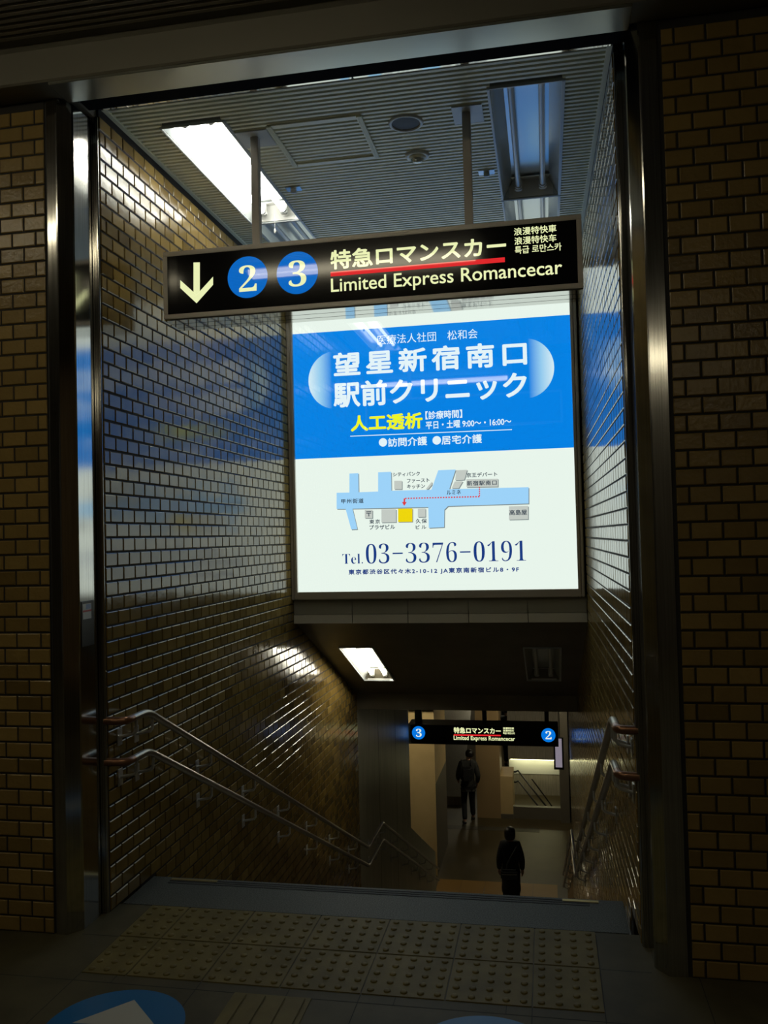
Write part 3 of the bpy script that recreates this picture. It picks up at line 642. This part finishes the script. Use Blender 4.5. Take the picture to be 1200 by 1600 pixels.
# ------------------------------------------------------------------ handrails
def bracket(mb, x, xw, y, z):
    s = 1 if xw > x else -1
    mb.tube([(x, y, z-0.018), (x, y, z-0.065), (x+s*0.012, y, z-0.08), (xw, y, z-0.095)], 0.0075, M['bracket'], 8)
def handrail(label, side, dz, brackets=True):
    wall = (lambda y: WL+0.006) if side < 0 else (lambda y: WR(y)-0.006)
    off = 0.085 if side < 0 else 0.065
    rx = lambda y: wall(y)-side*off
    y0 = 0.25; zt = 0.862+dz
    zend, z2 = -1.545+dz, -3.80+dz
    t = thing('handrail', label, 'handrail', (rx(y0), y0, zt), group='handrails along the stair walls')
    O = Vector((rx(y0), y0, zt)); T = lambda p: tuple(Vector(p)-O)
    r = 0.0175
    main = [(rx(.30), .30, zt)]
    def corner(p, q, s_, k=0.06):
        p, q, s_ = map(Vector, (p, q, s_)); a = q+(p-q).normalized()*k; b = q+(s_-q).normalized()*k
        return [tuple(a*(1-u)**2+q*2*u*(1-u)+b*u*u) for u in (0, .25, .5, .75, 1)]
    A, B, Cc, Dd, E2 = (rx(.3), .3, zt), (rx(.45), .45, zt), (rx(5.36), 5.36, zend), (rx(6.13), 6.13, zend), (rx(10.7), 10.7, z2)
    path = [A]+corner(A, B, Cc)+corner(B, Cc, Dd)+corner(Cc, Dd, E2)+[E2]
    mb = MB(); mb.tube([T(p) for p in path], r, M['rail'], 14); mb.build('rail_tube', t)
    st = [(wall(y0)+side*0.02 if side > 0 else wall(y0)-0.02, y0-0.02, zt)]
    ret = [st[0]]+corner(st[0], (rx(y0), y0-0.01, zt), A, 0.035)+[A]
    mb = MB(); mb.tube([T(p) for p in ret], r*1.04, M['copper'], 14); tag(mb.build('wall_return', t), 'copper brown rail end')
    sl = (zend-zt)/(5.36-.45)
    for y in [0.335]+[0.50+0.722*k for k in range(7)]+[5.75]+[6.3+0.75*k for k in range(6)]:
        z = zt if y < .45 else zt+sl*(y-.45) if y < 5.36 else zend if y < 6.13 else zend+(z2-zend)*(y-6.13)/(10.7-6.13)
        mb = MB(); x = rx(y); xw = wall(y)
        bracket(mb, x-O.x, xw-O.x, y-O.y, z-O.z); bo = mb.build('bracket', t)
        mb = MB(); mb.bbox((xw-O.x-0.003, y-O.y-0.022, z-O.z-0.135), (xw-O.x+0.003, y-O.y+0.022, z-O.z-0.055), M['bracket'], 0.002); mb.build('wall_plate', bo)
    return t
handrail('upper steel handrail on the left tiled wall, descending with the stairs', -1, 0.0)
handrail('lower steel handrail on the left tiled wall, beneath the upper one', -1, -0.187)
handrail('upper steel handrail on the right tiled wall, descending with the stairs', 1, 0.0)
handrail('lower steel handrail on the right tiled wall, beneath the upper one', 1, -0.187)

# ------------------------------------------------------------------ tactile paving and floor stickers
t = thing('tactile_paving', 'two rows of faded yellow dotted tactile tiles before the grey stair edge', 'tactile paving', (0.445, 0.015, 0))
ex = [-0.55, -0.36, -0.05, 0.26, 0.57, 0.88, 1.19, 1.44]
for (ya, yb) in ((0.017, 0.322), (-0.29, 0.013)):
    for a, b in zip(ex[:-1], ex[1:]):
        mb = MB(); mb.bbox((a+0.002-0.445, ya+0.001-0.015, -0.01), (b-0.002-0.445, yb-0.001-0.015, 0.003), M['tactile'], 0.0015)
        nx = max(1, round((b-a)/0.062)); 
        for i in range(nx):
            for j in range(5):
                mb.lathe([(0.0135, 0), (0.0125, 0.0035), (0.0095, 0.005), (0.0004, 0.0053)], (a+(i+.5)*(b-a)/nx-0.445, ya+(j+.5)*(yb-ya)/5-0.015, 0.003), M['tactile'], 14)
        fix_normals(mb.build('tactile_tile', t))
t = thing('tactile_guide_strip', 'faded yellow tactile strip with raised bars leading to the dotted tiles', 'tactile paving', (0.253, -0.65, 0))
for ya, yb in ((-0.345, -0.645), (-0.65, -0.95), (-0.955, -1.255)):
    mb = MB(); mb.bbox((-0.148, yb+0.65, -0.01), (0.148, ya+0.65, 0.003), M['tactile'], 0.0015)
    for k in range(4): mb.bbox((-0.112+k*0.0747-0.017, yb+0.665, 0.002), (-0.112+k*0.0747+0.017, ya+0.635, 0.008), M['tactile'], 0.003)
    mb.build('bar_tile', t)
def floor_sticker(label, x, y, rz, z=0.0006, R=0.245):
    t = thing('floor_sticker', label, 'floor sticker', (x, y, z), (0, 0, rz), group='round blue floor stickers')
    mb = MB(); n = 64; vs = [(R*math.cos(i*2*math.pi/n), R*math.sin(i*2*math.pi/n)) for i in range(n)]
    mb.prism(vs, 0, 0.0008, M['blue_vinyl']); fix_normals(mb.build('disc', t))
    mb = MB(); q = R/0.245
    mb.prism([(q*a, q*b) for a, b in ((0.0, 0.175), (-0.155, 0.012), (-0.065, 0.012), (-0.065, -0.17), (0.065, -0.17), (0.065, 0.012), (0.155, 0.012))], 0.0008, 0.0014, M['white_vinyl']); fix_normals(mb.build('arrow', t))
    return t
floor_sticker('blue round floor sticker with a white arrow, left of the barred tactile strip', -0.235, -0.622, 0.05)
floor_sticker('blue round floor sticker right of the barred tactile strip, only its rim showing', 1.045, -0.612, 0.0)
floor_sticker('dim blue round sticker on the lower floor at the foot of the stairs', 0.10, 12.35, 0.0, LOWF+0.0006)

# ------------------------------------------------------------------ lower stairwell walls
mb = MB(); mb.box((WL-0.1, 5.37, LOWF-0.2), (WL, 8.62, 0.1), M['panel'])
for y in (6.45, 7.55): mb.box((WL-0.01, y-0.004, LOWF), (WL+0.0008, y+0.004, 0.1), M['groove'])
struct(mb, 'wall_panelled')
mb = MB(); mb.prism([(8.62, LOWF-0.2), (11.05, LOWF-0.2), (11.05, -3.66), (8.62, -2.44)], WL-0.1, WL, M['panel'], 'x'); fix_normals(struct(mb, 'wall_parapet_left'))
mb = MB()
vs = []
for yv, zs in ((8.0, (LOWF-0.2, -2.15)), (11.05, (LOWF-0.2, -3.66))):
    for z in zs: vs += [(WR(yv), yv, z), (WR(yv)+0.1, yv, z)]
mb.add(vs, [(0, 1, 3, 2), (4, 5, 7, 6), (0, 1, 5, 4), (2, 3, 7, 6), (0, 2, 6, 4), (1, 3, 7, 5)], M['beige_d']); fix_normals(struct(mb, 'wall_parapet_right'))
mb = MB(); mb.bbox((WR(8)-0.004, 7.99, LOWF), (WR(8)+0.03, 8.06, 0.0), M['steel_soft'], 0.004); struct(mb, 'trim_6')
for nm, x in (('baseboard_left', WL), ):
    mb = MB(); mb.box((x, 8.7, LOWF), (x+0.01, 11.0, LOWF+0.1), M['darkwall']); struct(mb, nm)

# lower concourse
mb = MB(); mb.box((-3.5, 13.0, LOWF), (-0.945, 14.72, -1.4), M['beige']); mb.box((-0.946, 13.02, LOWF), (-0.943, 14.72, -3.10), M['darkwall']); mb.box((-3.5, 13.4, -3.2), (-0.944, 13.404, -3.196), M['darkwall']); struct(mb, 'wall_beige_left')  # dark sheet paints the shade on the lower part of the side face
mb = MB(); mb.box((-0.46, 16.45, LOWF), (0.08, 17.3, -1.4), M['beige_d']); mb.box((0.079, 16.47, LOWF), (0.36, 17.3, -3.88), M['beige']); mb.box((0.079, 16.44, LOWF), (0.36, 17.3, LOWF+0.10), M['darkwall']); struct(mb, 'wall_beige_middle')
mb = MB(); mb.box((0.36, 16.47, LOWF), (1.62, 16.6, LOWF+0.27), M['darkwall']); struct(mb, 'wall_kerb')
mb = MB(); mb.box((0.2, 18.3, LOWF-2), (2.2, 18.45, LOWF+0.52), M['greywall']); mb.box((0.2, 18.29, LOWF+0.52), (2.2, 18.45, LOWF+0.95), M['white']); mb.box((0.2, 18.0, LOWF+0.95), (2.2, 18.45, -1.4), M['greywall']); struct(mb, 'wall_stairwell')  # white band puts the lit strip into the wall colour; overhang added for lamp
mb = MB(); mb.box((1.42, 16.3, LOWF), (1.62, 18.3, -1.4), M['darkwall']); struct(mb, 'wall_hall_right')
mb = MB(); mb.box((-7, 24.2, LOWF), (-0.3, 24.4, -1.3), M['greywall']); mb.box((-7, 26, LOWF), (7, 26.2, -1.3), M['darkwall']); mb.box((-7.2, 11, LOWF), (-7, 26, -1.3), M['darkwall']); mb.box((7, 11, LOWF), (7.2, 26, -1.3), M['darkwall']); struct(mb, 'wall_far')
mb = MB(); mb.prism([(17.3, LOWF), (24.0, LOWF), (24.0, -1.5), (17.3, LOWF+0.2)], -2.4, -0.9, M['greywall'], 'x'); fix_normals(struct(mb, 'wall_far_stairs'))
tag(MB().box((0.25, 18.10, LOWF+0.915), (1.45, 18.16, LOWF+0.949), M['led']).build('strip_light'), 'bright strip lamp under the grey wall ledge over the far stairs', 'lamp')  # made-up lamp that brightens the band behind it
t = thing('handrail', 'thin dark handrails descending over the far lower stairs behind the kerb', 'handrail', (0.42, 17.2, LOWF))
for dz in (0.86, 0.62):
    mb = MB(); mb.tube([(-0.14, 0, dz), (-0.02, -0.0, dz), (0.04, 0.0, dz+0.03), (0.78, -0.2, dz-0.86)], 0.022, M['black'], 10); mb.build('rail_tube', t)
mb = MB(); mb.tube([(0.35, 0.3, 0.62), (0.95, 0.1, -0.15)], 0.016, M['black'], 10); mb.build('rail_tube', t)
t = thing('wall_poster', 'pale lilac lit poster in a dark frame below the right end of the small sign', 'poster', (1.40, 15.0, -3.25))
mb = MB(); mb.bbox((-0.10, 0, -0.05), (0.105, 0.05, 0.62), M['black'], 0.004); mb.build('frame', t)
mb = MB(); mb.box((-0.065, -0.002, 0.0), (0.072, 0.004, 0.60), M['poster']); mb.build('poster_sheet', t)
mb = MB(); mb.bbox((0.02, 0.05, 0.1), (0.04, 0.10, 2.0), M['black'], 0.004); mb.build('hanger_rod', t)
mb = MB()
for k in range(5): mb.bbox((-0.9+k*0.44, 12.2, LOWF-0.01), (-0.9+(k+1)*0.44-0.004, 12.85, LOWF+0.004), M['tactlow'], 0.002)
tag(mb.build('tactile_paving'), 'orange yellow tactile strip on the lower floor at the foot of the stairs', 'tactile paving')

# lamps of the two concourses; the lower ones are unseen, added for brightness
def hall_lamp(label, x, y, z, lx, ly, m, group='flat ceiling lights of the concourses'):
    t = thing('ceiling_light', label, 'ceiling light', (x, y, z), group=group)
    mb = MB()
    for a, b in (((-lx/2, -ly/2), (lx/2, -ly/2+0.03)), ((-lx/2, ly/2-0.03), (lx/2, ly/2)), ((-lx/2, -ly/2), (-lx/2+0.03, ly/2)), ((lx/2-0.03, -ly/2), (lx/2, ly/2))): mb.box((*a, -0.03), (*b, 0), M['white'])
    mb.build('frame', t)
    mb = MB(); mb.bbox((-lx/2+0.03, -ly/2+0.03, -0.075), (lx/2-0.03, ly/2-0.03, -0.002), m, 0.012); mb.build('diffuser', t)
g = 'ceiling lights of the concourse in front of the stairs'
hall_lamp('lit long concourse ceiling light just in front of the stair opening, middle one', -0.04, -1.70, 3.785, 1.82, 0.16, M['hall_lamp'])
hall_lamp('lit long concourse ceiling light out to the left of the stair opening', -2.25, -1.70, 3.785, 1.5, 0.16, M['hall_lamp'])
hall_lamp('lit rectangular concourse ceiling light behind the viewpoint, to the right', 2.9, -7.2, 3.785, 1.25, 0.32, M['hall_lamp'])
hall_lamp('lit rectangular concourse ceiling light behind the viewpoint, to the left', -2.6, -6.2, 3.785, 1.25, 0.32, M['hall_lamp'])
hall_lamp('lit rectangular ceiling light in the lower concourse', 1.0, 15.2, -1.455, 0.9, 0.3, M['hall_far'])
hall_lamp('lit rectangular ceiling light farthest back in the lower concourse', -0.6, 21.5, -1.455, 0.9, 0.3, M['hall_far'])
hall_lamp('lit rectangular concourse ceiling light out to the right of the stair opening', 5.0, -3.8, 3.785, 0.55, 0.2, M['hall_lamp'])
t = thing('batten_light', 'bare fluorescent tube hung above the left side of the lower stair foot', 'lamp', (-1.45, 11.55, -1.22))  # out-of-view lamp, added only to light the beige wall
mb = MB(); mb.bbox((-0.62, -0.03, 0.03), (0.62, 0.03, 0.08), M['white'], 0.006); mb.build('batten', t)
mb = MB(); mb.tube([(-0.58, 0, 0.0), (0.58, 0, 0.0)], 0.016, M['batten'], 12); mb.build('tube', t)
for x in (-0.4, 0.4):
    mb = MB(); mb.tube([(x, 0, 0.07), (x, 0, 1.165)], 0.006, M['white'], 8); mb.build('hanger_rod', t)
for x in (-0.595, 0.595):
    mb = MB(); mb.bbox((x-0.02, -0.02, -0.022), (x+0.02, 0.02, 0.04), M['white'], 0.004); mb.build('lamp_holder', t)

# ------------------------------------------------------------------ people
def skin(name, V, E, R, m, parent, sub=2):
    me = bpy.data.meshes.new(name); me.from_pydata(V, E, [])
    ob = bpy.data.objects.new(name, me); COL.objects.link(ob)
    md = ob.modifiers.new('s', 'SKIN'); md.use_smooth_shade = True
    lay = me.skin_vertices[0] if me.skin_vertices else None
    for i, r in enumerate(R):
        lay.data[i].radius = (r, r) if not isinstance(r, tuple) else r; lay.data[i].use_root = (i == 0)
    sb = ob.modifiers.new('u', 'SUBSURF'); sb.levels = sub; sb.render_levels = sub
    me2 = bpy.data.meshes.new_from_object(ob.evaluated_get(bpy.context.evaluated_depsgraph_get()))
    bpy.data.objects.remove(ob); me2.name = name; me2.materials.clear(); me2.materials.append(m)
    for pl in me2.polygons: pl.use_smooth = True
    o2 = bpy.data.objects.new(name, me2); COL.objects.link(o2); o2.parent = parent; return o2
M['skin'] = mat('skin', (0.42, 0.25, 0.17), 0.5)
M['hair'] = mat('black hair', (0.008, 0.007, 0.006), 0.45)
M['coat'] = mat('black coat cloth', (0.005, 0.005, 0.006), 0.8)
M['coat_g'] = mat('dark grey jacket cloth', (0.022, 0.022, 0.020), 0.8)
M['trouser'] = mat('black trouser cloth', (0.005, 0.005, 0.006), 0.85)
M['shoe'] = mat('black shoe leather', (0.01, 0.01, 0.01), 0.4)
M['bag_g'] = mat('dark grey bag cloth', (0.03, 0.034, 0.038), 0.6)
def figure(label, loc, rz, H, J, coat_m, coat_len, hair_long=False, flare=1.25):
    """J: joint overrides in units of the standing height, x right, y ahead, z up"""
    t = thing('person', label, 'person', loc, (0, 0, rz), group='people on the lower concourse')
    P = dict(pelvis=(0, 0, .53), waist=(0, 0, .62), chest=(0, .0, .745), neck=(0, .0, .85), head0=(0, .008, .885), head1=(0, .012, .935), head2=(0, .008, .972),
             shL=(-.098, 0, .805), shR=(.098, 0, .805), elL=(-.125, -.01, .63), elR=(.125, -.01, .63), wrL=(-.125, .03, .50), wrR=(.125, .03, .50),
             hipL=(-.05, 0, .50), hipR=(.05, 0, .50), knL=(-.052, .01, .275), knR=(.052, .01, .275), anL=(-.052, -.01, .045), anR=(.052, -.01, .045))
    P.update(J)
    names = list(P); idx = {n: i for i, n in enumerate(names)}; Vv = [Vector(P[n])*H for n in names]
    R = dict(pelvis=(.078, .06), waist=(.07, .052), chest=(.085, .06), neck=.03, head0=(.038, .042), head1=(.047, .056), head2=(.032, .04), shL=.034, shR=.034, elL=.025, elR=.025, wrL=.016, wrR=.016,
             hipL=.052, hipR=.052, knL=.034, knR=.034, anL=.022, anR=.022)
    RR = [(R[n][0]*H, R[n][1]*H) if isinstance(R[n], tuple) else R[n]*H for n in names]
    Ee = [('pelvis', 'waist'), ('waist', 'chest'), ('chest', 'neck'), ('neck', 'head0'), ('head0', 'head1'), ('head1', 'head2'), ('chest', 'shL'), ('chest', 'shR'), ('shL', 'elL'), ('elL', 'wrL'), ('shR', 'elR'), ('elR', 'wrR'),
          ('pelvis', 'hipL'), ('pelvis', 'hipR'), ('hipL', 'knL'), ('knL', 'anL'), ('hipR', 'knR'), ('knR', 'anR')]
    E = [(idx[a], idx[b]) for a, b in Ee]
    for sd, s in (('L', -1), ('R', 1)):
        a = Vv[idx['an'+sd]]; k = len(Vv); Vv += [a+Vector((s*.005*H, .055*H, -.022*H)), a+Vector((s*.008*H, .095*H, -.028*H))]; RR += [(.024*H, .018*H), (.02*H, .012*H)]; E += [(idx['an'+sd], k), (k, k+1)]
        wv = Vv[idx['wr'+sd]]; d = (wv-Vv[idx['el'+sd]]).normalized(); fwd = Vector((0, 1, 0)); fwd = (fwd-d*fwd.dot(d)).normalized(); side = d.cross(fwd)*s
        k = len(Vv); Vv += [wv+d*.028*H, wv+d*.05*H]; RR += [(.018*H, .010*H), (.02*H, .010*H)]; E += [(idx['wr'+sd], k), (k, k+1)]
        for q, ln in zip((-1.5, -.5, .5, 1.5), (.034, .042, .045, .040)):
            b = wv+d*.054*H+fwd*(q*.0105*H); j = len(Vv)
            Vv += [b+d*ln*.45*H, b+d*ln*.8*H-side*.006*H, b+d*ln*1.0*H-side*.015*H]; RR += [.0052*H, .0048*H, .004*H]; E += [(k+1, j), (j, j+1), (j+1, j+2)]
        j = len(Vv); b = wv+d*.026*H+fwd*.018*H; Vv += [b+d*.018*H+fwd*.006*H-side*.006*H, b+d*.036*H+fwd*.005*H-side*.012*H]; RR += [.006*H, .005*H]; E += [(k, j), (j, j+1)]
    # nose
    j = len(Vv); Vv.append(Vector(P['head1'])*H+Vector((0, .062*H, -.008*H))); RR.append(.008*H); E.append((idx['head1'], j))
    skin('body', Vv, E, RR, M['skin'], t)
    hd = Vector(P['head1'])*H
    mb = MB()
    for s in (-1, 1): mb.lathe([(0.001, -.017*H), (.007*H, -.010*H), (.009*H, .004*H), (.006*H, .015*H), (.001, .018*H)], (hd.x+s*.05*H, hd.y, hd.z-.01*H), M['skin'], 10)
    mb.build('ear', t)
    # hair: cap over the back and crown
    mb = MB(); rx_, ry_, up_, dn = .060*H, .062*H, .052*H, (.085*H if hair_long else .045*H)
    pr = [(max(0.012, math.cos(a)), math.sin(a)) for a in [math.pi/2*(1-k/6) for k in range(7)]]+[(1.0, -0.35), (0.97, -0.7), (0.86, -0.93), (0.55, -1.0)]
    n = 20; vs = []
    for r_, h_ in pr:
        for q in range(n):
            a = q*2*math.pi/n; yy = math.sin(a)*r_*ry_
            if h_ < 0.25: yy = min(yy, 0.012*H)          # open at the face
            vs.append((hd.x+math.cos(a)*r_*rx_, hd.y-.010*H+yy, hd.z+.006*H+(h_*up_ if h_ > 0 else h_*dn)))
    fs = [(i_*n+q, (i_+1)*n+q, (i_+1)*n+(q+1) % n, i_*n+(q+1) % n) for i_ in range(len(pr)-1) for q in range(n)]+[tuple(range(n)), tuple(range((len(pr)-1)*n, len(pr)*n))]
    mb.add(vs, fs, M['hair'], True); fix_normals(mb.build('hair', t))
    # trousers
    nm = ['pelvis', 'hipL', 'knL', 'anL', 'hipR', 'knR', 'anR']; Vt = [Vector(P[n])*H for n in nm]
    for i in (3, 6): Vt[i] = Vt[i]+Vector((0, 0, .012*H))
    skin('trousers', Vt, [(0, 1), (1, 2), (2, 3), (0, 4), (4, 5), (5, 6)], [(.084*H, .068*H), .06*H, .043*H, .036*H, .06*H, .043*H, .036*H], M['trouser'], t)
    # coat: torso and sleeves, then hem
    nm = ['pelvis', 'waist', 'chest', 'neck', 'shL', 'elL', 'wrL', 'shR', 'elR', 'wrR']; Vc = [Vector(P[n])*H for n in nm]; Vc[3] = Vc[3]-Vector((0, 0, .008*H))
    Vc.append(Vector(P['pelvis'])*H-Vector((0, 0, coat_len*H)))
    skin('coat', Vc, [(0, 1), (1, 2), (2, 3), (2, 4), (4, 5), (5, 6), (2, 7), (7, 8), (8, 9), (0, 10)],
         [(.098*H, .078*H), (.092*H, .07*H), (.10*H, .074*H), .043*H, .05*H, .038*H, .028*H, .05*H, .038*H, .028*H, (.098*flare*H, .078*flare*H)], coat_m, t)
    for sd, s in (('L', -1), ('R', 1)):
        a = Vector(P['an'+sd])*H
        skin('shoe', [a+Vector((0, -.02*H, -.022*H)), a+Vector((s*.004*H, .05*H, -.028*H)), a+Vector((s*.008*H, .10*H, -.030*H))], [(0, 1), (1, 2)], [(.028*H, .026*H), (.03*H, .02*H), (.024*H, .014*H)], M['shoe'], t)
    return t
# nearest person, at the foot of the stairs, seen from behind
p1 = figure('person in a dark coat at the foot of the stairs with a diagonal bag strap', (0.53, 11.3, LOWF), 0.08, 1.57, dict(shL=(-.085, 0, .80), shR=(.085, 0, .80), elL=(-.12, -.01, .64), elR=(.12, -.01, .64), wrL=(-.12, .06, .52), wrR=(.125, .05, .52)), M['coat'], 0.30, hair_long=True, flare=1.25)
mb = MB(); q = 1.57
pts = [(.085*q, -.05*q, .835*q), (.05*q, -.088*q, .78*q), (.0, -.092*q, .70*q), (-.04*q, -.09*q, .62*q), (-.05*q, -.10*q, .56*q)]
sb = thing('shoulder_bag', 'dark grey shoulder bag on the back of the nearest person', 'bag', (0.53, 11.3, LOWF), (0, 0, 0.08))
mb.tube(pts, 0.012, M['bag_g'], 8); mb.build('strap', sb)
mb = MB(); mb.bbox((-.11*q, -.150*q, .47*q), (.07*q, -.092*q, .58*q), M['bag_g'], 0.03); mb.build('pouch', sb)
mb = MB(); mb.bbox((-.10*q, -.153*q, .535*q), (.06*q, -.148*q, .542*q), M['steel_soft'], 0.002); mb.build('zip', sb)
# second person, walking away with a backpack
p2 = figure('person with a dark backpack walking across the lower floor below the sign', (-0.62, 16.1, LOWF), 0.25, 1.64, dict(head0=(.03, .02, .885), head1=(.035, .03, .935), head2=(.033, .025, .972), neck=(.02, .01, .85),
        knL=(-.055, .05, .28), anL=(-.075, -.12, .06), knR=(.06, .07, .28), anR=(.075, .10, .045), elR=(.135, -.05, .64), wrR=(.13, .02, .53), elL=(-.13, .04, .64), wrL=(-.12, .12, .56)), M['coat_g'], 0.03, flare=1.05)
q = 1.64
bp = thing('backpack', 'black backpack worn by the person below the small sign', 'backpack', (-0.62, 16.1, LOWF), (0, 0, 0.25))
mb = MB(); mb.bbox((-.12*q, -.185*q, .60*q), (.045*q, -.075*q, .80*q), M['coat'], 0.05); mb.build('bag', bp)
mb = MB(); mb.bbox((-.10*q, -.205*q, .62*q), (.03*q, -.182*q, .70*q), M['coat'], 0.015); mb.build('front_pocket', bp)
for x in (-.085, .035):
    mb = MB(); mb.tube([(x*q, -.08*q, .79*q), (x*q*1.1, -.02*q, .862*q), (x*q*1.1, .06*q, .80*q), (x*q*1.15, .07*q, .70*q), (x*q, -.06*q, .63*q)], 0.014, M['coat'], 8); mb.build('strap', bp)
# third person, farther off, partly behind the sign
figure('distant person in a dark flared coat seen below and above the small sign', (0.04, 20.9, LOWF), 0.1, 1.66, dict(knL=(-.03, .03, .28), knR=(.035, -.01, .28), anL=(-.028, .04, .045), anR=(.03, -.06, .05), elL=(-.16, 0, .64), elR=(.16, 0, .64)), M['coat'], 0.13, flare=1.5)

# ------------------------------------------------------------------ words set apart become parts of their own
def split_words(o, gap):
    me = o.data; k = len(me.vertices); par = list(range(k))
    def find(a):
        while par[a] != a: par[a] = par[par[a]]; a = par[a]
        return a
    for p in me.polygons:
        r = find(p.vertices[0])
        for v in p.vertices[1:]: par[find(v)] = r
    isl = {}
    for p in me.polygons: isl.setdefault(find(p.vertices[0]), []).append(p.index)
    iv = []
    for ps in isl.values():
        xs = [me.vertices[v].co.x for q in ps for v in me.polygons[q].vertices]; iv.append((min(xs), max(xs), ps))
    iv.sort(key=lambda t: t[0]); words = []; hi = None
    for a, b, ps in iv:
        if hi is None or a-hi > gap: words.append([]); hi = b
        words[-1] += ps; hi = max(hi, b)
    if len(words) < 2: return
    V = [v.co.copy() for v in me.vertices]; m = me.materials[0]; name, parent = o.name.split('.')[0], o.parent
    F = [tuple(p.vertices) for p in me.polygons]; bpy.data.objects.remove(o)
    for w in words:
        mb = MB(); idx = sorted({v for q in w for v in F[q]}); mp = {v: i for i, v in enumerate(idx)}
        mb.add([V[v] for v in idx], [tuple(mp[v] for v in F[q]) for q in w], m); mb.build(name, parent)
for o_ in [o_ for o_ in S.objects if o_.name.split('.')[0] in ('upper_lettering', 'lower_lettering', 'address_line')]:
    xs = [v.co.z for v in o_.data.vertices]; split_words(o_, (max(xs)-min(xs))*(0.20 if o_.name.startswith('lower') else 0.32))
